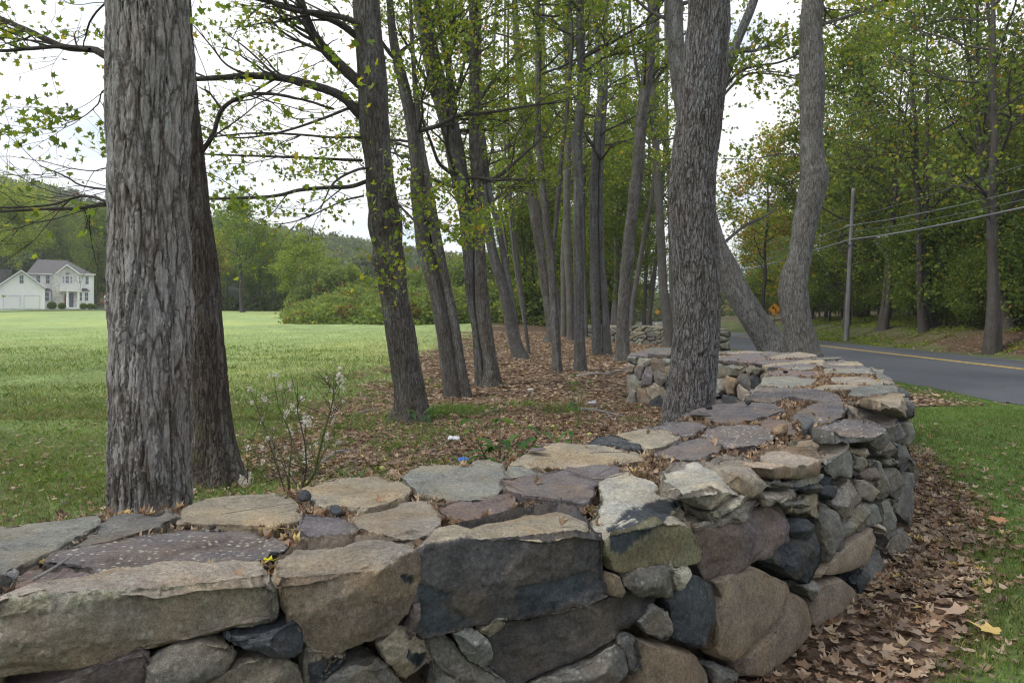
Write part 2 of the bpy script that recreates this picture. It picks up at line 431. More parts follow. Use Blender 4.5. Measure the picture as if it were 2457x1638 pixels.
# flat cap stones: zoom, colour, lichen, thickness, outline, label
CAPS = [
 ('1', 'gr', .35, .10, [(-300, 640), (0, 620), (300, 590), (540, 550), (568, 598), (520, 640), (350, 720), (250, 790), (100, 862), (0, 890), (-300, 950)], 'broad grey slab at the back of the wall'),
 ('1', 'gy', .2, .09, [(640, 572), (780, 556), (860, 562), (925, 526), (1005, 572), (930, 606), (760, 655), (600, 700), (380, 756), (360, 742), (520, 655), (575, 612)], None),
 ('1', 'tan', .2, .15, [(1030, 512), (1150, 452), (1330, 430), (1560, 420), (1650, 450), (1692, 522), (1690, 570), (1500, 622), (1240, 600), (1010, 592)], 'smooth tan capstone beside the big trunk'),
 ('1', 'pu', 1.0, .06, [(270, 830), (340, 770), (600, 708), (1000, 622), (1400, 598), (1480, 640), (1610, 690), (1600, 730), (1480, 780), (1400, 800), (1150, 828), (900, 858), (640, 893), (480, 850)], 'purple slab freckled with pale lichen'),
 ('1', 'rd', .3, .04, [(60, 900), (160, 850), (270, 838), (460, 856), (620, 896), (500, 928), (300, 942), (100, 960)], None),
 ('1', 'tan', .25, .14, [(1708, 388), (1850, 345), (2130, 322), (2280, 370), (2318, 422), (2200, 490), (2040, 530), (1850, 500), (1780, 480), (1700, 440)], 'tan capstone with a squared back edge'),
 ('1', 'pu', .1, .04, [(1702, 570), (1900, 572), (2030, 632), (2000, 662), (1830, 690), (1730, 692), (1692, 640)], 'small purple slate'),
 ('2', 'gt', .3, .07, [(-160, 590), (0, 522), (100, 480), (300, 472), (350, 520), (390, 600), (350, 680), (250, 722), (120, 732), (0, 680), (-90, 650)], None),
 ('2', 'gr', .3, .12, [(165, 372), (220, 322), (340, 297), (550, 300), (570, 268), (640, 258), (760, 290), (765, 340), (740, 420), (700, 470), (480, 490), (340, 470), (220, 420)], 'grey green capstone with a pale seam'),
 ('2', 'rd', .1, .07, [(360, 522), (480, 490), (700, 460), (800, 450), (820, 510), (760, 548), (600, 580), (500, 600), (420, 560)], 'narrow reddish slab'),
 ('2', 'pu', .05, .06, [(750, 382), (900, 358), (1100, 312), (1300, 280), (1420, 290), (1440, 330), (1350, 380), (1290, 412), (1310, 440), (1260, 520), (1000, 492), (880, 480), (740, 415)], 'flat purple slab under the forked twig'),
 ('2', 'gr', .3, .06, [(780, 292), (900, 288), (980, 320), (900, 350), (780, 352)], None),
 ('2', 'tan', .45, .12, [(790, 290), (900, 222), (1080, 165), (1300, 168), (1540, 200), (1582, 238), (1400, 272), (1200, 290), (900, 292)], 'long tan capstone with a purple chip on it'),
 ('2', 'bl', .3, .12, [(1260, 160), (1300, 112), (1420, 108), (1560, 172), (1570, 200), (1500, 190), (1400, 172)], None),
 ('2', 'tan', .2, .10, [(1430, 106), (1560, 72), (1720, 80), (1798, 112), (1700, 178), (1620, 196), (1540, 165)], None),
 ('2', 'pu', .15, .05, [(1640, 202), (1800, 130), (1920, 125), (2062, 165), (1960, 222), (1850, 246), (1700, 225)], 'dark purple slate lifted at its edge'),
 ('3', 'pu', .9, .05, [(450, 102), (480, 62), (560, 48), (800, 60), (882, 125), (760, 160), (600, 166), (500, 142)], None),
 ('4', 'pu', .4, .05, [(372, 822), (560, 762), (720, 740), (850, 775), (870, 800), (800, 830), (780, 860), (660, 868), (560, 818)], None),
 ('4', 'pu', .25, .09, [(690, 700), (860, 650), (1120, 615), (1330, 645), (1420, 690), (1290, 728), (1110, 770), (930, 765), (850, 722)], 'wide purple slab beside the rough barked trunk'),
 ('4', 'pu', .8, .06, [(1130, 608), (1250, 520), (1560, 532), (1790, 578), (1820, 620), (1700, 628), (1450, 590), (1330, 636)], None),
 ('4', 'pu', .5, .06, [(1470, 722), (1600, 652), (1830, 640), (1838, 730), (1750, 762), (1600, 770), (1520, 760)], None),
 ('4', 'rd', .2, .04, [(1235, 762), (1300, 742), (1470, 772), (1495, 830), (1380, 835), (1290, 822)], None),
 ('4', 'gr', .2, .07, [(1870, 580), (1880, 540), (2050, 502), (2212, 520), (2215, 550), (1980, 578)], None),
 ('4', 'gt', .3, .06, [(1590, 522), (1700, 492), (1850, 500), (2000, 520), (1860, 542), (1640, 532)], None),
 ('4', 'gr', .3, .06, [(1270, 452), (1450, 440), (1650, 458), (1610, 500), (1400, 522), (1255, 505)], None),
 ('4', 'gt', .2, .06, [(1740, 442), (1960, 438), (2100, 460), (2195, 482), (2100, 502), (1900, 502), (1760, 480)], None),
 ('4', 'gr', .2, .06, [(1680, 392), (1900, 388), (2112, 396), (2112, 430), (1900, 422), (1700, 422)], None),
 ('4', 'rd', .2, .05, [(1300, 412), (1450, 402), (1665, 404), (1670, 440), (1450, 434), (1320, 440)], None),
 ('4', 'gr', .2, .06, [(1390, 352), (1500, 348), (1625, 362), (1640, 390), (1450, 398), (1370, 384)], None),
 ('4', 'pu', .2, .05, [(1690, 352), (1900, 352), (2050, 382), (1850, 386), (1690, 384)], None),
 ('4', 'gy', .2, .06, [(2010, 395), (2200, 470), (2210, 512), (2120, 500)], None),
]
# stones seen only on the face of the wall: zoom, colour, lichen, outline, label
FACE = [
 ('2', 'dk', .1, [(700, 1302), (780, 1252), (1000, 1182), (1385, 1080), (1500, 1040), (1660, 1062), (1675, 1110), (1600, 1180), (1520, 1232), (1400, 1310), (1200, 1400), (1000, 1512), (880, 1568), (820, 1560), (720, 1440), (690, 1370)], 'long dark purple stone running slantwise'),
 ('2', 'gg', .5, [(1420, 1010), (1480, 930), (1560, 882), (1660, 872), (1730, 932), (1755, 1060), (1640, 1040), (1560, 1050), (1480, 1022)], None),
 ('2', 'br', .2, [(1370, 925), (1430, 930), (1480, 1010), (1440, 1058), (1385, 1055)], None),
 ('2', 'wh', .1, [(1722, 872), (1830, 862), (1840, 920), (1780, 1020), (1742, 960)], 'pale leaf shaped chinking stone'),
 ('2', 'bl', .15, [(1742, 1062), (1800, 1010), (1870, 925), (1966, 960), (1990, 1130), (1930, 1250), (1880, 1370), (1760, 1330), (1750, 1200)], 'blue black broken stone'),
 ('2', 'gy', .4, [(1560, 1220), (1650, 1132), (1720, 1122), (1755, 1250), (1742, 1330), (1600, 1282)], None),
 ('2', 'bu', .15, [(1595, 1330), (1750, 1342), (1880, 1380), (1945, 1470), (1965, 1600), (1960, 1720), (1560, 1720), (1580, 1500)], 'large orange tan stone low in the wall'),
 ('2', 'gy', .3, [(1422, 1310), (1500, 1272), (1585, 1340), (1588, 1460), (1530, 1560), (1465, 1510), (1462, 1380)], None),
 ('2', 'gg', .5, [(925, 1575), (1020, 1515), (1400, 1325), (1445, 1400), (1460, 1480), (1380, 1568), (1300, 1680), (900, 1680)], None),
 ('2', 'gr', .9, [(460, 1292), (520, 1242), (590, 1250), (650, 1310), (690, 1390), (680, 1440), (622, 1470), (540, 1430), (480, 1370)], 'small rounded stone scabbed with pale lichen'),
 ('2', 'gr', .6, [(600, 1250), (700, 1200), (790, 1192), (770, 1240), (680, 1298), (620, 1280)], None),
 ('2', 'tan', .1, [(45, 1360), (130, 1262), (220, 1242), (310, 1290), (338, 1400), (338, 1470), (210, 1560), (130, 1530)], 'tan stone with a dark broken patch'),
 ('2', 'pu', 0, [(215, 1100), (255, 1090), (240, 1220), (185, 1310), (162, 1280)], None),
 ('2', 'gg', .3, [(325, 1275), (455, 1300), (480, 1390), (600, 1482), (690, 1440), (780, 1568), (790, 1720), (285, 1720), (310, 1500), (345, 1420)], None),
 ('1', 'bl', .1, [(1282, 1240), (1450, 1205), (1660, 1162), (1690, 1220), (1680, 1300), (1540, 1340), (1345, 1312)], 'dark slate wedge under the long capstone'),
 ('1', 'gg', .25, [(812, 1392), (900, 1345), (1260, 1275), (1335, 1330), (1320, 1400), (1150, 1500), (900, 1560), (845, 1470)], None),
 ('1', 'rd', .15, [(-100, 1560), (400, 1435), (800, 1352), (822, 1480), (790, 1580), (700, 1720), (-100, 1720)], None),
 ('1', 'gg', .3, [(1155, 1505), (1345, 1402), (1600, 1325), (1700, 1430), (1710, 1520), (1700, 1680), (1100, 1680)], None),
 ('1', 'gt', .15, [(1732, 1312), (1820, 1345), (1960, 1305), (1968, 1370), (1890, 1430), (1820, 1530), (1720, 1530)], None),
 ('1', 'gg', .25, [(1830, 1530), (1960, 1400), (2060, 1305), (2150, 1292), (2205, 1370), (2275, 1501), (2275, 1680), (1800, 1680)], None),
 ('1', 'gg', .25, [(860, 1590), (1100, 1540), (1090, 1700), (820, 1700)], None),
 ('3', 'gr', .2, [(455, 582), (700, 472), (712, 518), (520, 592)], None),
 ('3', 'gt', .25, [(422, 622), (600, 592), (820, 482), (820, 530), (680, 602), (500, 660), (430, 655)], None),
 ('3', 'gt', .2, [(822, 482), (1000, 412), (1002, 470), (850, 530)], None),
 ('3', 'gy', .1, [(872, 402), (1002, 372), (1006, 402), (900, 432)], None),
 ('3', 'gr', .1, [(1012, 372), (1162, 332), (1132, 372), (1020, 402)], None),
 ('3', 'bl', .2, [(1010, 442), (1030, 404), (1142, 380), (1132, 430), (1062, 456)], None),
 ('3', 'bl', .2, [(1142, 402), (1222, 352), (1236, 390), (1172, 420)], None),
 ('3', 'rd', .15, [(432, 655), (560, 634), (930, 512), (942, 720), (850, 782), (700, 872), (492, 955), (450, 880), (462, 770), (425, 690)], 'large reddish purple stone below the flat capstones'),
 ('3', 'gr', .2, [(936, 502), (1062, 456), (1062, 540), (980, 556)], None),
 ('3', 'tan', .15, [(972, 562), (1062, 472), (1132, 458), (1170, 600), (1110, 605), (1050, 570)], None),
 ('3', 'bl', .1, [(1112, 452), (1242, 392), (1262, 450), (1230, 510), (1152, 482)], None),
 ('3', 'gy', .3, [(1142, 512), (1202, 522), (1262, 600), (1272, 700), (1202, 830), (1162, 822), (1162, 640)], None),
 ('3', 'gt', .2, [(1232, 512), (1272, 432), (1330, 360), (1382, 450), (1372, 560), (1300, 612), (1270, 582)], None),
 ('3', 'bl', .1, [(942, 612), (1072, 602), (1062, 700), (992, 726), (942, 702)], None),
 ('3', 'bl', .05, [(822, 800), (900, 752), (1012, 770), (1072, 652), (1152, 662), (1152, 850), (1092, 1000), (1000, 950), (862, 902)], 'jagged blue black stone jutting from the wall'),
 ('3', 'bu', .2, [(1122, 950), (1182, 862), (1290, 762), (1440, 652), (1462, 720), (1402, 860), (1300, 922), (1182, 950)], 'slanting orange tan stone'),
 ('3', 'gr', .2, [(1272, 652), (1382, 572), (1392, 490), (1472, 502), (1500, 600), (1400, 652), (1312, 710), (1280, 702)], None),
 ('3', 'gy', .2, [(1242, 782), (1262, 712), (1290, 732), (1282, 800)], None),
 ('3', 'wh', .1, [(1442, 632), (1492, 612), (1512, 680), (1462, 672)], None),
 ('3', 'gy', .5, [(1412, 902), (1462, 742), (1512, 742), (1572, 862), (1582, 1000), (1502, 1050), (1412, 1020)], None),
 ('3', 'bl', .1, [(1352, 962), (1402, 892), (1420, 1000), (1382, 1030)], None),
 ('3', 'br', .2, [(1072, 1092), (1152, 982), (1262, 952), (1342, 1000), (1392, 1080), (1302, 1180), (1190, 1250), (1092, 1240)], None),
 ('3', 'gr', .2, [(1042, 1012), (1112, 972), (1162, 992), (1092, 1080)], None),
 ('3', 'bu', .1, [(482, 1282), (532, 1112), (572, 952), (640, 900), (722, 872), (832, 912), (962, 962), (972, 1030), (882, 1202), (742, 1340), (622, 1425), (542, 1400), (500, 1340)], 'big smooth orange tan boulder'),
 ('3', 'br', .1, [(492, 972), (562, 952), (582, 1010), (562, 1090), (502, 1030)], None),
 ('3', 'br', .35, [(672, 1420), (760, 1350), (902, 1202), (972, 1042), (1052, 1082), (1082, 1200), (1062, 1300), (982, 1390), (802, 1530), (700, 1530)], None),
 ('3', 'gy', .3, [(522, 1482), (642, 1462), (682, 1500), (662, 1600), (532, 1600)], None),
 ('3', 'gr', .2, [(1322, 232), (1472, 222), (1482, 280), (1352, 320)], None),
 ('3', 'tan', .1, [(1312, 192), (1442, 190), (1402, 235), (1342, 226)], None),
 ('3', 'pu', .1, [(1352, 340), (1472, 302), (1482, 360), (1400, 372)], None),
 ('3', 'gt', .2, [(1362, 380), (1470, 362), (1490, 440), (1440, 492), (1382, 462)], None),
 ('3', 'gr', .2, [(1482, 262), (1532, 332), (1536, 470), (1492, 500), (1482, 400)], None),
 ('3', 'gy', .2, [(1482, 202), (1572, 152), (1600, 192), (1552, 250), (1492, 250)], None),
 ('3', 'gy', .2, [(1542, 402), (1562, 312), (1622, 322), (1652, 380), (1602, 480), (1552, 460)], None),
 ('3', 'gr', .2, [(1562, 252), (1622, 242), (1616, 300), (1562, 290)], None),
 ('3', 'gr', .2, [(1492, 522), (1582, 472), (1592, 600), (1562, 740), (1522, 682)], None),
 ('3', 'gy', .4, [(1602, 142), (1682, 162), (1702, 260), (1672, 340), (1622, 300)], None),
 ('3', 'gy', .3, [(1602, 562), (1652, 362), (1692, 352), (1712, 500), (1682, 640), (1632, 600)], None),
 ('3', 'gy', .3, [(1690, 262), (1742, 262), (1750, 350), (1702, 400)], None),
 ('3', 'gy', .3, [(1582, 702), (1662, 642), (1682, 700), (1662, 820), (1602, 860), (1552, 802)], None),
]
# broken, unweathered patches: which stone (list, index), zoom, outline, colour
CHIPS = {('F', 3): [('2', [(1370, 650), (1440, 600), (1480, 545), (1700, 478), (1812, 500), (1700, 620), (1600, 700), (1530, 740), (1480, 812), (1400, 800), (1380, 700)], 'bl')],
         ('F', 2): [('2', [(250, 980), (440, 1040), (450, 1110), (540, 1200), (450, 1260), (300, 1280), (240, 1220)], 'bl'),
                    ('2', [(840, 1000), (1300, 900), (1340, 960), (1200, 1060), (1050, 1130), (850, 1170), (820, 1100)], 'bl')],
         ('F', 1): [('2', [(150, 920), (210, 940), (225, 985), (180, 990)], 'bl')],
         ('P', 11): [('2', [(195, 1360), (230, 1400), (300, 1390), (330, 1450), (250, 1480), (185, 1420)], 'bl')],
         ('P', 18): [('1', [(1720, 1390), (1960, 1340), (1970, 1400), (1800, 1530), (1700, 1530)], 'bl')]}

TOPLAN = []      # plan outlines of the traced caps, to keep litter in the joints
_tmp = []
def add_rock(tag, V, polys, vox, meta):
    """queue a closed shell for voxel remeshing"""
    bm = bmesh.new()
    vs = [bm.verts.new(v) for v in V]
    if polys is None:
        r = bmesh.ops.convex_hull(bm, input=bm.verts)
        bmesh.ops.delete(bm, geom=[g for g in r['geom_interior'] if isinstance(g, bmesh.types.BMVert)], context='VERTS')
    else:
        for q in polys: bm.faces.new([vs[i] for i in q])
        bmesh.ops.recalc_face_normals(bm, faces=bm.faces)
    me = bpy.data.meshes.new('tmp'); bm.to_mesh(me); bm.free()
    o = bpy.data.objects.new('tmp', me); COL.objects.link(o)
    md = o.modifiers.new('r', 'REMESH'); md.mode = 'VOXEL'; md.voxel_size = vox
    _tmp.append((o, tag, vox, meta))
def rings(R):
    """closed shell through equal-length rings; first and last are capped"""
    n = len(R[0]); V = [v for r in R for v in r]; P = []
    for k in range(len(R) - 1):
        for i in range(n):
            j = (i + 1) % n
            P.append((k * n + i, k * n + j, (k + 1) * n + j, (k + 1) * n + i))
    P.append(tuple(range(n))[::-1]); P.append(tuple(range((len(R) - 1) * n, len(R) * n)))
    return V, P
def densify(pts, m):
    """round a traced outline a little by resampling"""
    P = np.asarray(pts, float); n = len(P)
    out = []
    for i in range(n):
        a, b = P[i], P[(i + 1) % n]
        out.append(a * .9 + b * .1); out.append((a + b) / 2)
        out.append(a * .1 + b * .9)
    return np.array(out)
def face_rock(tag, P3, n_in, depth, bulge, vox, meta, rounded=False):
    P3 = densify(P3, 0); c = P3.mean(0)
    n = np.array([n_in[0], n_in[1], 0.0])
    hh = np.random.RandomState(int(abs(c[0] * 977 + c[2] * 3571)) % 99991)
    rx, rz = hh.uniform(-.16, .16, 2)
    e = 1.06
    sh = lambda k: c + k * e * (P3 - c)
    til = (((P3 - c) @ np.array([-n_in[1], n_in[0], 0])) * rx + (P3 - c)[:, 2] * rz)[:, None]
    if rounded: R = [sh(.75) + n * depth, sh(1) + n * .06, sh(.99) + n * .02, sh(.9) - n * bulge * .55, sh(.68) - n * bulge * .9, sh(.35) - n * bulge * 1.1]
    else: R = [sh(.78) + n * depth, sh(1) + n * .04, sh(1) - n * bulge * .15, sh(.965) - n * (bulge * .85 + til * .96), sh(.6) - n * (bulge + til * .6)]
    if rounded:
        V, P = rings(R); add_rock(tag, V, P, vox, meta); return
    # angular stone: hull of the outline and a few proud points, so the face breaks into flat facets
    V = list(sh(.78) + n * depth) + list(sh(1) + n * .03) + list(sh(.985) - n * bulge * .1)
    for _ in range(hh.randint(2, 5)):
        a, b = hh.randint(len(P3)), hh.randint(len(P3)); t = hh.uniform(.2, .8)
        q = c + (P3[a] * t + P3[b] * (1 - t) - c) * hh.uniform(.2, .85)
        V.append(q - n * bulge * hh.uniform(.7, 1.7))
    V.append(c - n * bulge)
    add_rock(tag, V, None, vox, meta)
def slab_rock(tag, P3, th, vox, meta, under=.92):
    P3 = densify(P3, 0); c = P3.mean(0)
    hh = np.random.RandomState(int(abs(c[0] * 677 + c[1] * 2371)) % 99991); tl = hh.uniform(-.035, .035, 2)
    P3 = P3 + np.array([0, 0, 1.0]) * (((P3 - c)[:, :2] @ tl) + hh.uniform(-.006, .010))[:, None]; th *= hh.uniform(.8, 1.35)
    d = np.array([0, 0, 1.0])
    R = [c + under * (P3 - c) - d * th, c + 1.02 * (P3 - c) - d * th * .5, c + 1.03 * (P3 - c) - d * th * .1, c + 1.012 * (P3 - c)]
    V, P = rings(R)
    add_rock(tag, V, P, vox, meta)
def inward(p):
    """horizontal normal pointing into the wall at a point of its outer face"""
    i = np.argmin([np.hypot(*(((a + b) / 2) - p[:2])) for a, b in zip(OUT[:-1], OUT[1:])])
    d = OUT[i + 1] - OUT[i]; d = d / np.hypot(*d)
    return np.array([-d[1], d[0]])

for i, (k, tc_, fc, li, top, low, lab) in enumerate(CAPF):
    T = [on_top(*src(k, p)) for p in top]
    Lo = [on_front(*src(k, p)) for p in low]
    for a_, p in enumerate(top):      # arris points lie on the face of the wall
        q = on_front(*src(k, p))
        if 0 < T[a_][1] - q[1] < .17 and q[2] - T[a_][2] < .06 and i < 9: T[a_] = q
    h = max(.06, ztop(3) - min(p[2] for p in Lo)) * .7
    c = np.mean(T, 0); n = inward(np.mean(Lo, 0)); n3 = np.array([n[0], n[1], 0])
    V = T + Lo + [p - np.array([0, 0, h * .8]) + (c - p) * .15 for p in T] + [p + n3 * .12 for p in Lo]
    hh = np.random.RandomState(i + 40); Lf_ = np.array(Lo)
    for _ in range(3):      # proud points that break the face into facets
        a, b, t = hh.randint(len(Lf_)), hh.randint(len(T)), hh.uniform(.3, .7)
        q = Lf_[a] * t + T[b] * (1 - t); q = q * .6 + (Lf_.mean(0)) * .4
        fr_ = on_front(CX + q[0] / q[1] * F, HY - (q[2] - CAMZ) / q[1] * F)
        V.append(fr_ - n3 * hh.uniform(.0, .035))
    TOPLAN.append(np.array([p[:2] for p in T]))
    size = np.ptp(np.array(V), 0).max()
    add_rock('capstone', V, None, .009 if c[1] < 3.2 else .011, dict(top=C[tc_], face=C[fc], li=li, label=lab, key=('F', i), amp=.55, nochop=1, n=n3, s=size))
for i, (k, cc, li, th, top, lab) in enumerate(CAPS):
    T = [on_top(*src(k, p)) for p in top]
    TOPLAN.append(np.array([p[:2] for p in T]))
    Y = np.mean([p[1] for p in T]); sz = np.ptp(np.array(T), 0)[:2].max()
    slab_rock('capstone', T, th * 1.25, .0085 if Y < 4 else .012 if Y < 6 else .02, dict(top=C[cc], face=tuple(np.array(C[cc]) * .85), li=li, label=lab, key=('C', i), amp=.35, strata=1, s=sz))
nface = 0
for i, (k, cc, li, pts, lab) in enumerate(FACE):
    P3 = np.array([on_front(*src(k, p)) for p in pts])
    c = P3.mean(0); n = inward(c)
    sz = np.ptp(P3, 0).max()
    smooth_ = cc in ('bu', 'br')
    face_rock('face_stone', P3, n, max(.16, sz * .6), (.038 if smooth_ else .032) * min(1, sz / .25) + .004, .009 if sz > .2 else .007,
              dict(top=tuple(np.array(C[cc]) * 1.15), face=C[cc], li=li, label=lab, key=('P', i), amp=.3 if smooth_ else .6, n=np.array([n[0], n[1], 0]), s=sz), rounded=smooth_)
    nface += 1

# generated stones where the photograph is too small or does not look
def lerp_pl(PL, t):
    seg = np.r_[0, np.cumsum(np.hypot(*np.diff(PL, axis=0).T))]
    s = np.clip(t, 0, seg[-1])
    return np.stack([np.interp(s, seg, PL[:, 0]), np.interp(s, seg, PL[:, 1])], -1), seg[-1]
def clip_poly(poly, p, q):
    """keep the side of the polygon nearer to p than to q"""
    m = (p + q) / 2; d = q - p; out = []
    for i in range(len(poly)):
        a, b = poly[i], poly[(i + 1) % len(poly)]
        fa, fb = (a - m) @ d, (b - m) @ d
        if fa <= 0: out.append(a)
        if fa * fb < 0: out.append(a + (b - a) * fa / (fa - fb))
    return out
def fill_face(PL, z0f, z1f, sw, sh, side, tag, vox, R, cols=('gy', 'gr', 'gt', 'gg', 'br', 'bl', 'gr', 'gy', 'gt', 'pu'), limit=None):
    """close fitting irregular stones on a face; side +1: the wall lies left of the direction of travel"""
    _, Ltot = lerp_pl(PL, 0); H = z1f - z0f; an = sw / sh
    n = max(4, int(1.1 * Ltot * H / (sw * sh))); pts = []
    tries = 0
    while len(pts) < n and tries < n * 60:
        tries += 1
        p = np.array([R.uniform(0, Ltot), R.uniform(z0f, z1f) * an])
        if all(np.hypot(*(p - q)) > sw * R.uniform(.45, .95) for q in pts): pts.append(p)
    pts = np.array(pts); cnt = 0
    for k, p in enumerate(pts):
        poly = [np.array(v, float) for v in ((0, z0f * an), (Ltot, z0f * an), (Ltot, z1f * an), (0, z1f * an))]
        for q in pts[np.argsort(np.hypot(*(pts - p).T))[1:16]]:
            poly = clip_poly(poly, p, q)
            if len(poly) < 3: break
        if len(poly) < 3: continue
        poly = np.array(poly); poly[:, 1] /= an; c = poly.mean(0)
        wd = np.ptp(poly[:, 0])
        if wd < sw * .2: continue
        poly = c + (poly - c) * (1 - .010 / max(wd, .05)) + R.uniform(-.008, .008, poly.shape)
        xy, _ = lerp_pl(PL, poly[:, 0]); P3 = np.c_[xy, poly[:, 1]]
        m1, _ = lerp_pl(PL, np.array([c[0] - .05, c[0] + .05]))
        d = m1[1] - m1[0]; d /= np.hypot(*d) + 1e-9
        nn = np.array([-d[1], d[0]]) * side
        cc = np.array(C[cols[R.randint(len(cols))]]) * R.uniform(.75, 1.2)
        P3 = P3 - np.r_[nn, 0] * R.uniform(-.015, .03)
        face_rock(tag if (limit is None or cnt < limit) else 'rest', P3, nn, .22, .03, vox, dict(top=tuple(cc * 1.15), face=tuple(cc), li=.25, label=None, key=None, amp=.5, n=np.array([nn[0], nn[1], 0]), s=wd))
        cnt += 1
R_ = np.random.RandomState(11)
fill_face(INN[9:14], -.05, .88, .4, .2, -1, 'rest', .03, R_)
fill_face(INN[13:18], -.05, .86, .34, .22, -1, 'face_stone', .016, R_, limit=37)
fill_face(INN[0:10], -.05, .76, .4, .2, -1, 'rest', .04, R_)
fill_face(OUT[10:17], -.05, .86, .38, .2, 1, 'rest', .035, R_)
fill_face(OUT[0:2], -.05, .76, .4, .2, 1, 'rest', .02, R_)
fill_face(np.array([INN[17], OUT[17]]), -.05, .86, .35, .2, -1, 'rest', .03, R_)
# caps of the far part
def fill_caps(i0, i1, step, vox, R, rows=2, tag='capstone', O=OUT, I=INN, zt=None):
    U = np.linspace(i0, i1, int(step))
    ox = np.interp(U, range(len(O)), O[:, 0]); oy = np.interp(U, range(len(O)), O[:, 1])
    ix = np.interp(U, range(len(I)), I[:, 0]); iy = np.interp(U, range(len(I)), I[:, 1])
    for k in range(len(U) - 1):
        cuts = np.r_[0, np.sort(R.uniform(.3, .7, rows - 1)), 1]
        for a, b in zip(cuts[:-1], cuts[1:]):
            def pt(f, kk, e): 
                u0 = (ox[kk] * (1 - f) + ix[kk] * f, oy[kk] * (1 - f) + iy[kk] * f)
                return np.array(u0)
            q = np.array([pt(a, k, 0), pt(b, k, 0), pt(b, k + 1, 0), pt(a, k + 1, 0)])
            c = q.mean(0); q = c + (q - c) * .965 + R.uniform(-.045, .045, (4, 2))
            m = np.array([q[0], (q[0] + q[1]) / 2 + R.uniform(-.03, .03, 2), q[1], (q[1] + q[2]) / 2, q[2], (q[2] + q[3]) / 2 + R.uniform(-.03, .03, 2), q[3]])
            z = (ztop(m[:, 1]) if zt is None else np.full(len(m), zt)) + R.uniform(-.02, .012)
            TOPLAN.append(m)
            cn = ['pu', 'gr', 'gt', 'pu', 'rd', 'gy', 'tan'][R.randint(7)]
            slab_rock(tag, np.c_[m, z], .11, vox, dict(top=C[cn], face=tuple(np.array(C[cn]) * .8), li=.4, label=None, key=None, amp=.45, strata=1, s=.5))
fill_caps(12.55, 17, 13, .025, R_)
fill_caps(0, .84, 8, .02, R_, 2, 'rest')
# second wall, further along the road: outline of its outer (road) and inner side
W2O = np.array([(8.75, 32.0), (9.75, 37), (9.9, 42), (9.2, 46), (6.5, 49.5), (5.0, 50.2)])
W2I = np.array([(7.9, 32.6), (8.6, 37), (8.7, 40.5), (8.1, 43.6), (6.0, 46.8), (4.6, 48.6)])
W2CAP = len(_tmp)
fill_face(W2I, -.1, 1.0, .55, .27, -1, 'w2', .05, R_)
fill_face(W2O, -.1, 1.0, .6, .3, 1, 'w2', .06, R_)
fill_face(np.array([W2O[0], W2I[0]]), -.1, 1.0, .4, .25, 1, 'w2', .05, R_)
fill_caps(0, 5, 26, .05, R_, 2, 'w2cap', W2O, W2I, 1.06)

bpy.context.view_layer.update()
dg = bpy.context.evaluated_depsgraph_get()
ROCKS = []
for (o, tag, vox, meta) in _tmp:
    ev = o.evaluated_get(dg); me = ev.to_mesh()
    n = len(me.vertices); V = np.empty(n * 3); me.vertices.foreach_get('co', V); V = V.reshape(-1, 3)
    nq = len(me.polygons); lt = np.empty(nq, int); me.polygons.foreach_get('loop_total', lt)
    li = np.empty(len(me.loops), int); me.loops.foreach_get('vertex_index', li)
    Q = li.reshape(-1, 4) if (lt == 4).all() else None
    if Q is None:
        st = np.r_[0, np.cumsum(lt)[:-1]]
        Q4 = np.array([li[s:s + 4] for s, l in zip(st, lt) if l == 4]); Q3 = np.array([li[s:s + 3] for s, l in zip(st, lt) if l == 3])
        polys = [Q4] + ([Q3] if len(Q3) else [])
    else: polys = [Q]
    ev.to_mesh_clear()
    ROCKS.append((tag, vox, meta, V, polys))
for (o, *_x) in _tmp:
    me = o.data; bpy.data.objects.remove(o); bpy.data.meshes.remove(me)

